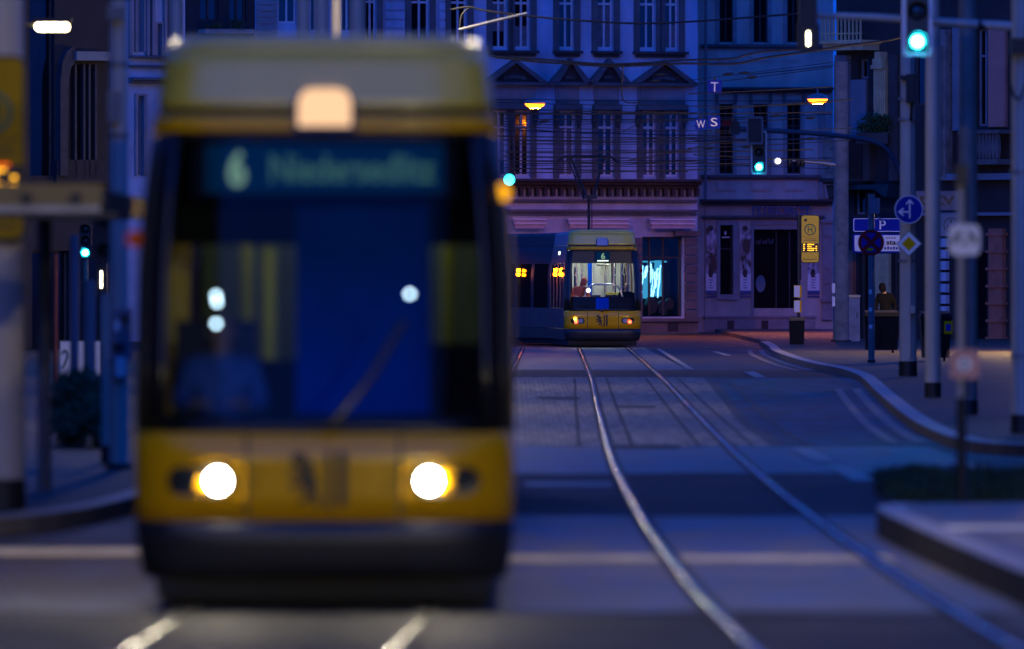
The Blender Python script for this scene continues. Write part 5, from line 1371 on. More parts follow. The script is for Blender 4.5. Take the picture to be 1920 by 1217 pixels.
sS = 64.5; cS = W(1519, 448, sS)
stop_sign(cS, 32 / sS, 'yellow tram stop sign with green H ring and amber display at the far pavement corner', sS)
pS = W(1497.5, 641, sS)
t = thing('stop_post', (pS.x, pS.y, .13), 'black post with two small framed timetables holding the far tram stop sign', 'post')
f = MB(); f.cyl((pS.x, pS.y, .13), (pS.x, pS.y, CAM_H + (525 - 403) / sS), 3.0 / sS, n=12); f.cyl((pS.x + .06, pS.y, 2.0), (pS.x + .06, pS.y, CAM_H + (525 - 405) / sS), .016, n=8)
for z in (2.62, 3.42): f.cyl((pS.x, pS.y, z), (cS.x - .2, cS.y + .05, z), .02, n=8)
f.build('shaft', 'black', t)
for (y0, y1) in ((535, 558), (563, 586)):
    f = MB(); f.pbox(1488.5, y0, 1503, y1, sS + .06, .06); o = f.build('timetable_case', 'sign_amber', t)
    f = MB(); f.pbox(1489, y0 + 1, 1499.5, y1 - 1, sS + .07, .02); f.build('timetable', 'paper', o)
# bins
pB = W(1494, 646, 64.6)
t = thing('litter_bin', (pB.x, pB.y, .12), 'black litter bin at the foot of the tram stop post', 'bin')
f = MB(); f.prism([(pB.x - 13 / 64.6, .13), (pB.x + 13 / 64.6, .13), (pB.x + 14.5 / 64.6, .82), (pB.x - 14.5 / 64.6, .82)], pB.y - .2, pB.y + .2); f.build('bin_body', 'bin', t)
f = MB(); f.prism(rrect(pB.x, .87, 31 / 64.6, .09, .03), pB.y - .22, pB.y + .22); f.box(pB.x - .2, pB.y - .225, .9, pB.x - .06, pB.y - .2, .94); f.build('lid', 'tram_grey', t)
def dumpster(px0, px1, pyt, pyb, s, label, extra=None):
    a = W(px0, pyb, s); b_ = W(px1, pyt, s); d = .8
    t = thing('wheeled_bin', ((a.x + b_.x) / 2, a.y, .13), label, 'wheeled bin', 'dark wheeled refuse bins')
    f = MB(); zt = b_.z
    f.hexa([(a.x + .05, a.y, .2), (b_.x - .05, a.y, .2), (b_.x - .05, a.y + d, .2), (a.x + .05, a.y + d, .2), (a.x, a.y - .04, zt - .1), (b_.x, a.y - .04, zt - .1), (b_.x, a.y + d, zt - .1), (a.x, a.y + d, zt - .1)])
    for k in range(4): f.box(a.x + .15 + k * (b_.x - a.x - .3) / 3 - .02, a.y - .05, .35, a.x + .15 + k * (b_.x - a.x - .3) / 3 + .02, a.y - .0, zt - .2)
    f.build('bin_body', 'bin', t)
    f = MB(); f.hexa([(a.x - .03, a.y - .08, zt - .098), (b_.x + .03, a.y - .08, zt - .098), (b_.x + .03, a.y + d, zt - .098), (a.x - .03, a.y + d, zt - .098), (a.x + .02, a.y + .05, zt), (b_.x - .02, a.y + .05, zt), (b_.x - .02, a.y + d - .05, zt + .06), (a.x + .02, a.y + d - .05, zt + .06)]); f.build('lid', 'bin', t)
    for x in (a.x + .16, b_.x - .16):
        f = MB(); f.cyl((x - .025, a.y + .12, .2), (x + .025, a.y + .12, .2), .08, n=12); f.build('wheel', 'rubber', t)
    if extra:
        f = MB(); q = W(extra, 0, s); f.box(q.x - .1, a.y - .06, .75, q.x + .1, a.y - .045, 1.05); f.build('label_plate', 'sign_amber', t)
        f = MB(); f.box(q.x - .06, a.y - .066, .82, q.x + .06, a.y - .061, .98); f.build('label_sticker', 'sign_blue', t)
    return t
dumpster(1621, 1686, 586, 662, 73, 'large dark wheeled bin behind the no stopping sign post')
dumpster(1727, 1784, 588, 676, 81, 'dark wheeled bin with a small yellow and blue label between the pale poles', 1778)
pC = W(1602, 641, 61.5)
t = thing('utility_cabinet', (pC.x, pC.y, .13), 'narrow grey utility cabinet right of the thick mast', 'cabinet')
f = MB(); f.box(pC.x - 10 / 61.5, pC.y - .15, .13, pC.x + 10 / 61.5, pC.y + .2, 1.48); f.build('cabinet_body', 'cabinet', t)
f = MB(); f.prism(rrect(pC.x, 1.51, 23 / 61.5, .07, .03), pC.y - .18, pC.y + .23); f.build('cabinet_top', 'tube_grey', t)
f = MB(); f.box(pC.x + .06, pC.y - .165, .85, pC.x + .09, pC.y - .15, 1.0); f.build('handle', 'black', t)

# ------------------------------------------------------------------ traffic lights
def signal(px, pyc, s, w, h, label, lit, lens_r, mlit='E_green', border='sign_white', mcase='signal_case', bw=None, n=3, name='traffic_light', lens_px=None):
    """w,h in pixels; lit: index from the top"""
    c = W(px, pyc, s); W_ = w / s; H_ = h / s; y = c.y
    t = thing(name, (c.x, c.y, c.z), label, 'traffic light', 'traffic lights')
    bw = bw or .1 * W_
    f = MB(); f.prism(rrect(c.x, c.z, W_ - bw * 1.6, H_ - bw * 1.6, W_ * .12), y - .02, y + .25); f.build('housing', mcase, t)
    if border:
        f = MB(); f.ring(rrect(c.x, c.z, W_, H_, W_ * .17), rrect(c.x, c.z, W_ - 2 * bw, H_ - 2 * bw, W_ * .10), y - .03, y + .02); f.build('border', border, t)
    r = lens_r / s
    for k in range(n):
        z = c.z + H_ / 2 - H_ * (k + .5) / n if n > 1 else c.z
        f = MB(); f.lathe((c.x, y - .02, z), [(0, -.025), (r * .6, -.018), (r, .0), (r, .01), (0, .012)], 24, 'y'); o = f.build('lens', ('E_green_rim' if mlit == 'E_green' else mlit) if k == lit else 'lens_off', t)
        if k == lit and mlit == 'E_green':
            f = MB(); f.lathe((c.x, y - .04, z), [(0, -.022), (r * .45, -.018), (r * .74, -.006), (r * .7, .02), (0, .022)], 24, 'y'); f.build('bright_core', mlit, o)
        f = MB(); ang = [R(a) for a in range(-30, 211, 15)]
        A = [(c.x + r * 1.12 * math.cos(a), y - .02, z + r * 1.12 * math.sin(a)) for a in ang]; Bp = [(c.x + r * 1.12 * math.cos(a), y - .02 - .16 * (.5 + .5 * max(0, math.sin(a))), z + r * 1.12 * math.sin(a)) for a in ang]
        f.strip(A, Bp); C_ = [(c.x + r * 1.2 * math.cos(a), y - .02, z + r * 1.2 * math.sin(a)) for a in ang]; D_ = [(c.x + r * 1.2 * math.cos(a), y - .02 - .16 * (.5 + .5 * max(0, math.sin(a))), z + r * 1.2 * math.sin(a)) for a in ang]
        f.strip(D_, C_); f.strip(Bp, D_); f.build('visor', 'signal_case', o)
    return t, c
sT = 138
t, c = signal(1720, 22, sT, 57, 168, 'largest green traffic light hanging near the top right corner', 2, 17, bw=.055)
arm = thing('signal_gantry', W(1925, 50, sT), 'pale horizontal signal arm reaching in from the top right edge', 'arm')
f = MB(); f.path([W(1532, 27, sT) + Vector((0, .3, 0)), W(1640, 31, sT) + Vector((0, .3, 0)), W(1720, 37, sT) + Vector((0, .3, 0)), W(1800, 42, sT) + Vector((0, .3, 0)), W(1925, 50, sT) + Vector((0, .3, 0))], [.045, .05, .055, .06, .065], 12); f.build('arm_tube', 'pole', arm)
pa = W(1990, 54, sT) + Vector((0, .3, 0))
f = MB(); f.path([W(1925, 50, sT) + Vector((0, .3, 0)), pa], .065, 12); f.cyl((pa.x, pa.y, .13), (pa.x, pa.y, pa.z + .4), .09, .075, 14); f.build('mast', 'pole', arm)
f = MB(); q = W(1835, 45, sT) + Vector((0, .3, 0)); f.cyl(q, q + Vector((.12, .01, -.006)), .068, n=12); f.build('arm_clamp', 'black', arm)
t = thing('tram_signal', W(1515, 40, sT), 'black tram signal box with one upright lit bar beside the top traffic light', 'tram signal', 'tram signals')
c = W(1515, 30, sT); f = MB(); f.prism(rrect(c.x, c.z, 34 / sT, 130 / sT, .03), c.y - .02, c.y + .22); f.build('housing', 'black', t)
c = W(1515.5, 72.5, sT); f = MB(); f.prism(rrect(c.x, c.z, 5.5 / sT, 27 / sT, .019), c.y - .03, c.y - .018); f.build('lit_bar', 'E_bar', t)
f = MB(); f.prism([(c.x - .15, c.z - .13), (c.x + .15, c.z - .13), (c.x + .15, c.z + .2), (c.x - .15, c.z + .2)], c.y + .02, c.y + .2); f.build('lower_housing', 'black', t)
# second signal pair further away
s8 = 90
t, c = signal(1423, 286, s8, 30, 82, 'small green traffic light with a bright pale border below the unlit square box', 2, 7.6, border='sign_white', bw=.028)
t = thing('signal_backboard', W(1415, 245, s8), 'unlit dark box with blue grey rim above the small green traffic light', 'signal box')
c = W(1415, 245, s8); y = c.y - .16
f = MB(); f.prism(rrect(c.x, c.z, 26 / s8, 46 / s8, .03), y - .03, y + .1); f.build('dark_face', 'black', t)
f = MB(); f.ring(rrect(c.x, c.z, 31 / s8, 52 / s8, .06), rrect(c.x, c.z, 25 / s8, 45 / s8, .035), y - .05, y + .06); f.build('rim', 'tube_blue', t)
arm = thing('signal_gantry', W(1690, 330, s8), 'curved blue grey arm holding the small green traffic light', 'arm')
f = MB(); f.path(catmull([W(*p, s8) + Vector((0, .15, 0)) for p in ((1376, 241), (1415, 243), (1500, 248), (1570, 254), (1625, 262), (1656, 274), (1676, 298), (1694, 335))], 5), .055, 10); f.build('arm_tube', 'arm_dark', arm)
pm = W(1694, 335, s8) + Vector((0, .15, 0)); f = MB(); f.cyl((pm.x, pm.y, .13), pm, .075, .06, 12); f.build('mast', 'arm_dark', arm)
t = thing('reversed_signal', W(1378, 240, s8), 'small dark signal seen from behind at the tip of the curved arm', 'signal box')
c = W(1378, 240, s8); f = MB(); f.prism(rrect(c.x, c.z, 19 / s8, 25 / s8, .05), c.y + .05, c.y + .3); f.prism(rrect(c.x, c.z + .15, .1, .08, .02), c.y + .08, c.y + .25); f.build('housing', 'black', t)
t = thing('red_flag_plate', W(1363, 231, s8), 'small dull red plate beside the white letter S sign', 'plate')
c = W(1363, 231, s8); f = MB(); f.prism(rrect(c.x, c.z, 18 / s8, 10 / s8, .01), c.y, c.y + .03); f.build('plate', 'sign_red', t); f = MB(); f.ring(rrect(c.x, c.z, 19 / s8, 11 / s8, .01), rrect(c.x, c.z, 17 / s8, 9 / s8, .01), c.y - .004, c.y + .002); f.build('rim', 'ink', t)
t = thing('camera_lamp', W(1458, 302, 74), 'small bright white lamp right of the small green traffic light', 'lamp')
c = W(1459, 302, 74); f = MB(); f.lathe((c.x, c.y, c.z), [(0, -.05), (.055, -.03), (.06, 0), (.04, .05), (0, .06)], 14, 'y'); f.build('lit_face', 'E_white', t)
f = MB(); f.lathe((c.x - .02, c.y + .03, c.z), [(.09, 0), (.1, .03), (.1, .2), (0, .21)], 14, 'y'); f.build('housing', 'tube_grey', t)
t = thing('cable_arm', W(1567, 309, 66), 'grey cantilever arm with dark insulators left of the thick mast', 'arm')
f = MB(); f.path([W(1508, 303, 64), W(1540, 305, 64), W(1566, 309, 64)], .055, 10); f.path([W(1440, 297, 64), W(1508, 303, 64)], .03, 8); f.build('arm_tube', 'tube_grey', t)
f = MB()
for px in (1480, 1497, 1504): q = W(px, 303, 64); f.lathe((q.x, q.y - .05, q.z - .04), [(.0, -.12), (.09, -.1), (.06, -.03), (.1, 0), (.06, .05), (.09, .09), (0, .12)], 10)
f.build('insulator', 'black', t)
# partly hidden signal beside the big tram
t, c = signal(955, 337, 105, 26, 20, 'cyan signal lamp half hidden behind the right edge of the big tram', 0, 9.5, mlit='E_green_s', border=None, n=1)
# left hand signals
s9 = 178; t, c = signal(196, 442, s9, 62, 112, 'dark signal head seen from behind on the left pole', -1, 12, border=None, mcase='black', n=2)
t, c = signal(160, 452, 84, 26, 66, 'green signal glowing on the far left between dark poles', 2, 8.5, border=None)
pq = W(160, 452, 84); pl = thing('signal_post', (pq.x, pq.y, .14), 'dark post below the green signal on the far left', 'post'); f = MB(); f.cyl((pq.x, pq.y + .1, .14), (pq.x, pq.y + .1, 2.6), .06, n=10); f.build('shaft', 'pole_dark', pl); f = MB(); f.cyl((pq.x, pq.y + .1, .14), (pq.x, pq.y + .1, .2), .1, n=10); f.build('base_sleeve', 'black', pl)
t = thing('tram_signal', W(190, 520, 92), 'tram signal with a thin upright lit bar on the far left', 'tram signal', 'tram signals')
c = W(190, 524, 92); f = MB(); f.prism(rrect(c.x, c.z, 20 / 92, 60 / 92, .03), c.y, c.y + .2); f.build('housing', 'black', t)
f = MB(); f.prism(rrect(c.x, c.z, 4.5 / 92, 33 / 92, .02), c.y - .012, c.y - .002); f.build('lit_bar', 'E_bar', t)
f = MB(); f.cyl((c.x, c.y + .1, .14), (c.x, c.y + .1, c.z - .3), .05, n=10); f.build('shaft', 'pole_dark', t)

# ------------------------------------------------------------------ left pavement
g = 'poles on the left pavement'
tl1, cl1, rl1, sl1 = pole('street_pole', -36, 46, 955, 9, 'thickest pale pole at the left picture edge behind the cropped stop sign', base=898, z0=.14, taper=.9, group=g)
tl4, cl4, rl4, sl4 = pole('street_pole', 204, 241, 880, 11, 'tall pale pole with a cluttered box just left of the big tram', z0=.14, taper=.9, group=g)
f = MB(); f.box(cl4.x - .08, cl4.y - rl4 - .10, 1.2, cl4.x + .13, cl4.y - rl4 + .05, 1.72); f.box(cl4.x - .06, cl4.y - rl4 - .07, 1.04, cl4.x + .09, cl4.y - rl4 + .02, 1.18); f.build('control_box', 'tube_blue', tl4)
for bx in ((-.02, 1.05, .08, 1.24), (-.03, 1.5, .02, 1.6)): f = MB(); f.box(cl4.x + bx[0], cl4.y - rl4 - .115, bx[1], cl4.x + bx[2], cl4.y - rl4 - .1, bx[3]); f.build('sticker', 'sign_white', tl4)
for bx in ((-.05, 1.30, .07, 1.38), (.03, 1.58, .11, 1.66)): f = MB(); f.box(cl4.x + bx[0], cl4.y - rl4 - .117, bx[1], cl4.x + bx[2], cl4.y - rl4 - .1, bx[3]); f.build('slot', 'ink', tl4)
for z in (2.6, 3.4, 4.1, 4.75): f = MB(); f.cyl((cl4.x, cl4.y, z), (cl4.x, cl4.y, z + .04), rl4 * 1.12, n=16); f.build('clamp', 'pole_dark', tl4)
f = MB(); f.box(cl4.x - .1, cl4.y - rl4 - .12, 4.55, cl4.x + .06, cl4.y - rl4 + .02, 4.68); f.build('cable_bracket', 'pole_dark', tl4); f = MB(); f.box(cl4.x - .1, cl4.y - rl4 - .1, 3.55, cl4.x + .02, cl4.y - rl4 + .02, 3.85); f.build('cable_bracket', 'pole_dark', tl4)
pole('bollard', 189, 209, 870, 1.86, 'pale waist high post with black foot beside the cluttered pole', base=835, z0=.14, taper=1, cat='bollard')
pole('sign_post', 131, 148, 810, 2.55, 'slim grey blue post left of the dark post in the hedge', m='tube_blue', z0=.14, taper=1, cat='post')
pole('sign_post', 156, 180, 815, 2.0, 'dark post rising from the hedge right of the slim post', m='pole_dark', z0=.14, taper=1, cat='post')
pole('sign_post', 100, 108, 748, 2.4, 'slim rusty red post behind the shelter support', m='red_brown', z0=.14, taper=1, cat='post')
# row of pale poles behind the big tram
for (a, c_, lab) in ((556, 581, 'leftmost of the pale poles rising above the big tram roof'), (589, 617, 'thicker pale pole, second of those above the big tram roof'), (621, 640, 'slim pale pole, third of those above the big tram roof'), (655, 684, 'rightmost pale pole above the big tram roof, next to the tall window')):
    sP = 128 if a != 621 else 118; pc = W((a + c_) / 2, 525, sP)
    t = thing('street_pole', (pc.x, pc.y, .14), lab, 'pole', 'pale poles behind the big tram')
    f = MB(); f.cyl((pc.x, pc.y, .14), (pc.x, pc.y, 9), (c_ - a) / sP / 2 * 1.1, (c_ - a) / sP / 2 * .96, 18); f.build('shaft', 'pole', t)
    f = MB(); f.cyl((pc.x, pc.y, .141), (pc.x, pc.y, .4), (c_ - a) / sP / 2 * 1.18, n=18); f.build('base_sleeve', 'black', t)
pc = W(330, 525, 110); t = thing('street_pole', (pc.x, pc.y, .14), 'pale pole left of the balcony greenery above the big tram roof', 'pole', 'pale poles behind the big tram')
f = MB(); f.cyl((pc.x, pc.y, .14), (pc.x, pc.y, 9), .125, .115, 18); f.build('shaft', 'pole', t); f = MB(); f.cyl((pc.x, pc.y, .141), (pc.x, pc.y, .4), .14, n=18); f.build('base_sleeve', 'black', t)
# cropped stop sign in the near left
sL = 232; cL = W(-19, 278, sL)
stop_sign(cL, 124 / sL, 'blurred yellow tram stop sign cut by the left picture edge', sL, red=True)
f = None
t = thing('stop_post', (cL.x - .3, cL.y + .1, .14), 'post of the cropped tram stop sign at the left edge', 'post'); f = MB(); f.cyl((cL.x - .3, cL.y + .1, .14), (cL.x - .3, cL.y + .1, 3.75), .03, n=10); f.build('shaft', 'black', t)
# shelter roof edge and supports
sR = 240
a = W(-150, 405, sR); b_ = W(192, 345, sR)
t = thing('stop_shelter', ((a.x + b_.x) / 2, a.y, .14), 'tram stop shelter with a dull yellow roof edge at the left', 'shelter')
f = MB(); f.box(a.x, a.y, W(0, 384, sR).z, b_.x, a.y + .08, b_.z); ed = f.build('roof_edge', mat('dull_yellow_trim', (.20, .155, .05), .6, var=.2), t)
for px in (50, 142): q = W(px, 372, sR); f = MB(); f.cyl((q.x, q.y - .03, q.z), (q.x, q.y + .01, q.z), .05, n=14); f.build('bolt', 'black', ed)
f = MB(); f.box(a.x, a.y - .01, W(0, 398, sR).z, b_.x - .02, a.y + .06, W(0, 385, sR).z); f.build('gutter_strip', 'tube_grey', t)
f = MB(); f.box(a.x, a.y + 3.4, W(0, 396, sR).z, b_.x - .06, a.y + 9, W(0, 352, sR).z); f.box(b_.x - .3, a.y + .081, W(0, 396, sR).z, b_.x - .06, a.y + 3.4, W(0, 352, sR).z); f.box(a.x, a.y, W(0, 408, sR).z, b_.x + .12, a.y + .07, W(0, 398.5, sR).z); f.build('roof', 'black', t)
sR2 = 212
q = W(83, 945, sR2)
for (x, y) in ((q.x, q.y + .04), (a.x + .1, q.y + .04)):
    f = MB(); f.cyl((x, y, .14), (x, y, W(0, 397, sR).z), .064, n=12); f.build('support_post', 'tube_blue', t)
# white poster with a green squiggle
sp = 116; c = W(150, 672, sp); t = thing('poster_board', (c.x, c.y, .14), 'low white poster with a dark green squiggle among the left posts', 'poster')
f = MB(); f.box(c.x - 37 / sp, c.y, c.z - 32 / sp, c.x + 37 / sp, c.y + .04, c.z + 32 / sp); f.build('board', 'sign_white', t)
f = MB(); f.path(catmull([(c.x - .29, c.y - .01, c.z + .08), (c.x - .24, c.y - .01, c.z + .13), (c.x - .2, c.y - .01, c.z + .05), (c.x - .25, c.y - .01, c.z - .1), (c.x - .29, c.y - .01, c.z - .15)], 5), .016, 6); f.build('squiggle', 'sign_green', t)
f = MB()
for x in (c.x - .25, c.x + .25): f.box(x - .02, c.y + .01, .14, x + .02, c.y + .038, c.z - 32 / sp)
f.box(c.x - .3, c.y + .005, .24, c.x + .3, c.y + .03, .36); f.build('board_stand', 'sign_blue', t)
# hedge
s_h = 168; pc = W(150, 850, s_h)
t = thing('hedge', (pc.x, pc.y, .14), 'dark green hedge around the posts on the left', 'hedge')
f = foliage('x', (pc.x - .02, pc.y + 1.0, .55), .34, .9, .42, 2600, .05, 'leaf', '', '', 21); g2 = foliage('x', (pc.x + .1, pc.y - .6, .42), .34, .7, .3, 1800, .05, 'leaf', '', '', 22); f.add(g2.v, g2.f); f.build('foliage', 'leaf', t)
f = MB()
for k in range(6): f.cyl((pc.x - .25 + k * .1, pc.y + (k % 3) * .4, .14), (pc.x - .3 + k * .12, pc.y + .2 + (k % 3) * .4, .7), .014, .006, 6)
f.build('stem', 'soil', t)

# ------------------------------------------------------------------ lamps
def hanging_lamp(px, py, s, label):
    c = W(px, py, s); k = 20 / s
    t = thing('street_lamp', (c.x, c.y, c.z), label, 'street lamp', 'orange lamps hung over the crossing')
    f = MB(); f.lathe((c.x, c.y, c.z), [(k * 1.0, -.02), (k * .98, .03), (k * .8, .12), (k * .35, .18), (0, .19)], 22); f.cyl((c.x, c.y, c.z + .18), (c.x, c.y, c.z + .34), .03, n=8); f.build('lamp_hood', 'tube_grey', t)
    f = MB(); f.lathe((c.x, c.y, c.z - .022), [(0, -.16), (k * .5, -.145), (k * .8, -.09), (k * .95, 0)], 22); bo = f.build('lit_bowl', 'E_sodium', t)
    f = MB(); f.add([(c.x + .2 * math.cos(2 * math.pi * i / 16), c.y + .2 * math.sin(2 * math.pi * i / 16), c.z - .19) for i in range(16)], [tuple(reversed(range(16)))]); f.build('lit_lens', 'E_sodium_down', bo)
    return c
lc1 = hanging_lamp(1003, 193, 53, 'orange street lamp hanging just right of the big tram')
lc2 = hanging_lamp(1533, 185, 53, 'orange street lamp hanging above the yellow tram stop sign')
# unseen lamps added over the street for warm light, each on its span wire
def added_span_lamp(x, y, z, side, down, drop, label):
    t = thing('street_lamp', (x, y, z), label, 'street lamp', 'added lamps hung over the street')
    k = .34
    f = MB(); f.lathe((x, y, z), [(k * 1.02, -.10), (k * .98, .03), (k * .8, .12), (k * .35, .18), (0, .19)], 22); f.cyl((x, y, z + .18), (x, y, z + .4), .03, n=8); f.build('lamp_hood', 'tube_grey', t)
    f = MB(); f.lathe((x, y, z - .02), [(0, -drop), (k * .5, -drop * .92), (k * .8, -drop * .55), (k * .95, 0)], 22); bo = f.build('lit_bowl', emit('added_bowl_light', (1.0, .84, .52), side), t)
    f = MB(); f.add([(x + .2 * math.cos(2 * math.pi * i / 16), y + .2 * math.sin(2 * math.pi * i / 16), z - .035 - drop) for i in range(16)], [tuple(reversed(range(16)))]); f.build('lit_lens', emit('added_street_light', (1.0, .84, .52), down, True), bo)
    f = MB(); f.path([(-13, y, z + 1.2), (x, y, z + .4), (13, y, z + 1.2)], .014, 6); f.build('span_wire', 'wire', t)
for a_ in ADDED_LAMPS: added_span_lamp(*a_)
def added_post_lamp(x, y, z, st, label):  # globe on a post outside the view, added for its warm light
    t = thing('added_post_lamp', (x, y, 0), label, 'street lamp', 'added globe lamps on posts')
    f = MB(); f.lathe((x, y, 0), [(.14, 0), (.14, .3), (.06, .5), (.045, z - .25), (.09, z - .22), (.09, z - .19)], 14); f.build('post', 'pole_dark', t)
    f = MB(); f.lathe((x, y, z), [(.0, -.2), (.1, -.175), (.175, -.1), (.2, 0), (.175, .1), (.1, .175), (0, .2)], 18); f.build('globe', emit('added_globe_light', (1.0, .86, .42) if y < 100 else (1.0, .62, .2), st), t)
    f = MB(); f.lathe((x, y, z + .2), [(.1, -.03), (.13, .0), (.04, .06), (0, .07)], 14); f.build('cap', 'pole_dark', t)
for a_ in ADDED_POSTS: added_post_lamp(*a_)
# white lamp on an arm at the left
sA = 135; a = W(66, 60, sA); b_ = W(128, 40, sA)
t = thing('street_lamp', ((a.x + b_.x) / 2, a.y, (a.z + b_.z) / 2), 'warm white street lamp on a dark arm at the top left', 'street lamp')
f = MB(); f.prism(rrect((a.x + b_.x) / 2, (a.z + b_.z) / 2, b_.x - a.x, 15 / sA, .05), a.y - .02, a.y + .25); f.build('lit_face', 'E_lamp', t)
f = MB(); f.prism(rrect((a.x + b_.x) / 2, (a.z + b_.z) / 2 + .085, b_.x - a.x + .08, .07, .03), a.y - .03, a.y + .3); f.build('lamp_hood', 'black', t)
f = MB(); f.path([W(-90, 44, sA) + Vector((0, .1, 0)), W(70, 44, sA) + Vector((0, .1, 0))], .05, 10); q = W(-90, 44, sA); f.cyl((q.x, q.y + .1, .14), (q.x, q.y + .1, q.z), .08, .06, 12); f.build('lamp_arm', 'black', t)

# ------------------------------------------------------------------ hung letter signs and overhead wires
for (px, py, s, w, ch, lab, arr) in ((1340, 163, 68, 26, 'T', 'blue square sign with letter T hanging highest among the wires', False), (1314, 233, 70, 21, 'W', 'blue square sign with letter W hanging in the wires', False), (1339, 229, 70, 23, 'S', 'blue square sign with letter S and two small arrows', True)):
    c = W(px, py, s); t = thing('letter_sign', (c.x, c.y, c.z), lab, 'sign', 'blue letter signs on the wires'); k = w / s
    f = MB(); f.prism(rrect(c.x, c.z, k, k, .01), c.y, c.y + .02); f.build('plate', 'sign_blue', t)
    f = MB(); f.text(ch, (c.x, c.y - .006, c.z), k * (.75 if ch == 'W' else .55), k * .68, .008, bold=.0); f.build('letter', 'sign_white', t)
    f = MB(); f.box(c.x - .03, c.y, c.z + k / 2, c.x + .03, c.y + .02, c.z + k / 2 + .08)
    if arr:
        for sg in (-1, 1): x = c.x + sg * k * .36; z = c.z - k * .72; f.prism([(x + sg * .08, z), (x - sg * .04, z + .05), (x - sg * .04, z - .05)], c.y, c.y + .02)
    f.build('bracket', 'black', t)
def wire(pts, s, r, label, group=None, m='wire', sag=0, cat='wire', name='overhead_wire'):
    P = [W(p[0], p[1], p[2] if len(p) > 2 else s) for p in pts]
    if len(P) == 2 and sag:
        P = [P[0].lerp(P[1], k / 8) - Vector((0, 0, sag * 4 * (k / 8) * (1 - k / 8))) for k in range(9)]
    elif len(P) > 2: P = catmull(P, 4)
    f = MB(); f.path(P, r, 6); return tag(f.build(name, m), label, cat, group)
wire([(845, 18), (880, 13), (910, 20), (990, 30), (1080, 38), (1200, 44), (1320, 39), (1480, 27), (1530, 24)], 75, .028, 'thick dark feeder cable crossing above the decorated house')
wire([(862, 62), (865, 30), (880, 14)], 75, .02, 'short dark hanger loop at the left end of the thick feeder cable')
wire([(860, 56), (925, 40), (988, 25)], 75, .045, 'slanted pale cantilever tube just above the big tram roof', m='tube_grey', cat='arm', name='cable_arm')
wire([(925, 105), (960, 108), (1040, 113), (1130, 120), (1210, 118), (1280, 113), (1370, 110), (1395, 104), (1430, 97), (1500, 92)], 72, .030, 'upper of two heavy sagging cables in front of the pediments')
wire([(930, 107), (1000, 115), (1060, 119), (1140, 124), (1210, 122), (1280, 119), (1350, 120), (1390, 118), (1430, 109), (1520, 96), (1590, 85), (1650, 78), (1690, 70)], 72, .034, 'lower of two heavy sagging cables in front of the pediments')
wire([(1168, 126), (1166, 160), (1170, 190), (1200, 192)], 72, .02, 'dark hanging drop cable below the heavy cables')
wire([(1322, -20), (1321, 600)], 64, .008, 'single vertical thin wire in front of the pale house')
thin = [((925, 186), (1520, 189)), ((930, 192), (1330, 199)), ((1290, 199), (1560, 192)), ((935, 222), (1300, 224)), ((935, 228), (1440, 222)), ((935, 246), (1290, 244)), ((935, 256), (1560, 262)),
        ((940, 262), (1300, 258)), ((940, 272), (1400, 268)), ((940, 283), (1320, 281)), ((935, 301), (1560, 296)), ((935, 309), (1420, 311)), ((940, 318), (1300, 300)), ((1290, 176), (1560, 163)), ((1280, 152), (1600, 112)), ((1300, 158), (1560, 126)),
        ((1290, 222), (1560, 214)), ((1300, 236), (1500, 222)), ((1290, 252), (1600, 240)), ((1300, 264), (1580, 258)), ((1290, 278), (1600, 262)), ((1040, 188), (1120, 208)), ((960, 242), (1024, 227)), ((1160, 250), (1240, 212)), ((1300, 290), (1560, 302)), ((1180, 300), (1340, 268)), ((980, 205), (1290, 211)), ((945, 292), (1180, 296)), ((940, 236), (1120, 252)), ((1250, 300), (1600, 318)), ((1400, 140), (1600, 118)), ((1330, 205), (1600, 186))]
rr = random.Random(8)
for k in range(16):
    ya = 208 + k * 7.6; thin.append(((rr.uniform(930, 960), ya + rr.uniform(-4, 4)), (rr.uniform(1270, 1560), ya + rr.uniform(-9, 9))))
for i, (p, q) in enumerate(thin):
    wire([p, q], rr.choice((60, 64, 67, 70)), rr.choice((.011, .014, .018)), 'thin dark wire among many strung across the crossing', 'thin overhead wires', sag=rr.uniform(0, .05))
f = MB()
for (px, py) in ((1020, 228), (1400, 275), (1455, 217), (1520, 221), (1518, 260), (1330, 278), (1365, 139), (1395, 137), (1410, 145), (1238, 140), (1228, 152)):
    s = 66; q = W(px, py, s)
    f = MB(); f.path([q + Vector((-.16, 0, -.01)), q + Vector((-.08, 0, 0)), q, q + Vector((.08, 0, .01)), q + Vector((.16, 0, .02))], [.012, .035, .045, .035, .012], 8); tag(f.build('wire_insulator', 'wire'), 'small dark insulator clamped on a thin wire', 'insulator', 'insulators on the wires')
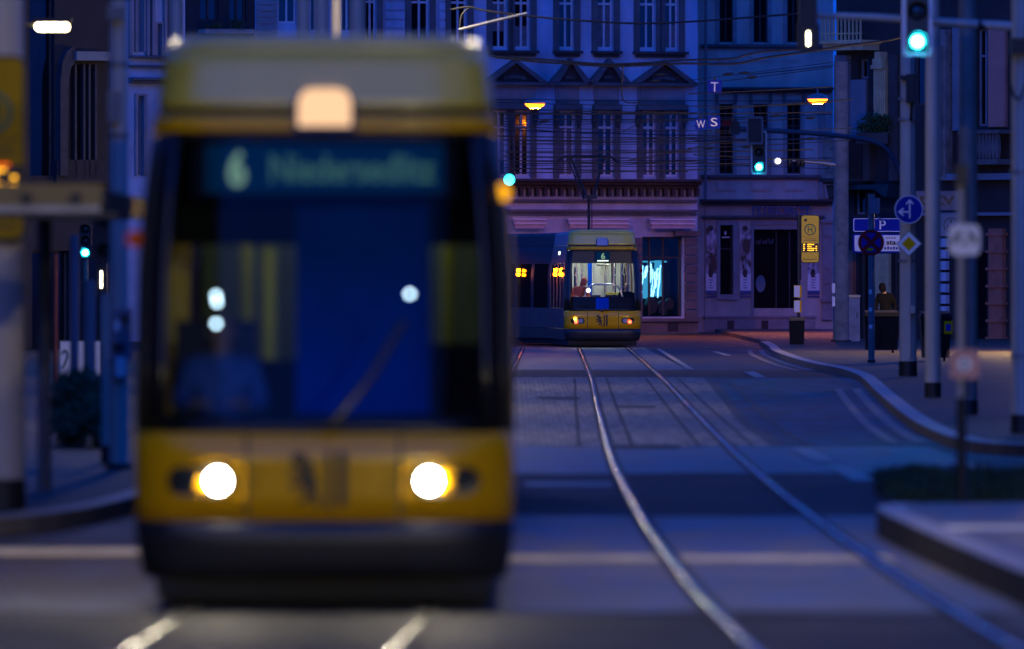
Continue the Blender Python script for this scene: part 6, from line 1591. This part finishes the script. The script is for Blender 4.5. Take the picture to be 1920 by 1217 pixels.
# ------------------------------------------------------------------ sky, light, camera
w = bpy.data.worlds.new('World'); SC.world = w; w.use_nodes = True
nt = w.node_tree; nt.nodes.clear()
out = nt.nodes.new('ShaderNodeOutputWorld'); bg = nt.nodes.new('ShaderNodeBackground'); sky = nt.nodes.new('ShaderNodeTexSky')
sky.sky_type = 'NISHITA'; sky.sun_disc = False; sky.sun_elevation = R(SUN_EL); sky.sun_rotation = R(200)
sky.air_density = 1.0; sky.dust_density = .3; sky.ozone_density = 6.0
mx = nt.nodes.new('ShaderNodeMix'); mx.data_type = 'RGBA'; mx.blend_type = 'MULTIPLY'; mx.inputs['Factor'].default_value = 1
mx.inputs['B'].default_value = (*SKY_TINT, 1)
bw = nt.nodes.new('ShaderNodeRGBToBW'); nt.links.new(sky.outputs['Color'], bw.inputs['Color'])
nt.links.new(bw.outputs['Val'], mx.inputs['A']); nt.links.new(mx.outputs['Result'], bg.inputs['Color'])
bg.inputs['Strength'].default_value = SKY_STR
nt.links.new(bg.outputs['Background'], out.inputs['Surface'])
sl = bpy.data.lights.new('sun', 'SUN'); sl.energy = SUN_E; sl.angle = R(60); sl.color = (.012, .12, 1.0)
so = bpy.data.objects.new('sun', sl); COL.objects.link(so); so.rotation_euler = (R(48), 0, R(-12))
cam = bpy.data.cameras.new('camera'); co = bpy.data.objects.new('camera', cam); COL.objects.link(co)
co.location = (0, 0, CAM_H); co.rotation_euler = (R(90), 0, 0)
cam.lens = 300; cam.sensor_width = 36; cam.shift_y = -(608.5 - 525) / 1920
cam.clip_start = .5; cam.clip_end = 4000
cam.dof.use_dof = True; cam.dof.focus_distance = 254; cam.dof.aperture_fstop = 2.5; cam.dof.aperture_blades = 0
SC.camera = co
SC.render.engine = 'CYCLES'
SC.view_settings.view_transform = 'Standard'; SC.view_settings.look = 'None'; SC.view_settings.exposure = EXPO; SC.view_settings.gamma = 1
cy = SC.cycles
cy.use_denoising = True; cy.max_bounces = 8; cy.glossy_bounces = 4; cy.transparent_max_bounces = 16; cy.sample_clamp_indirect = 6
cy.use_light_tree = True; cy.caustics_reflective = False; cy.caustics_refractive = False
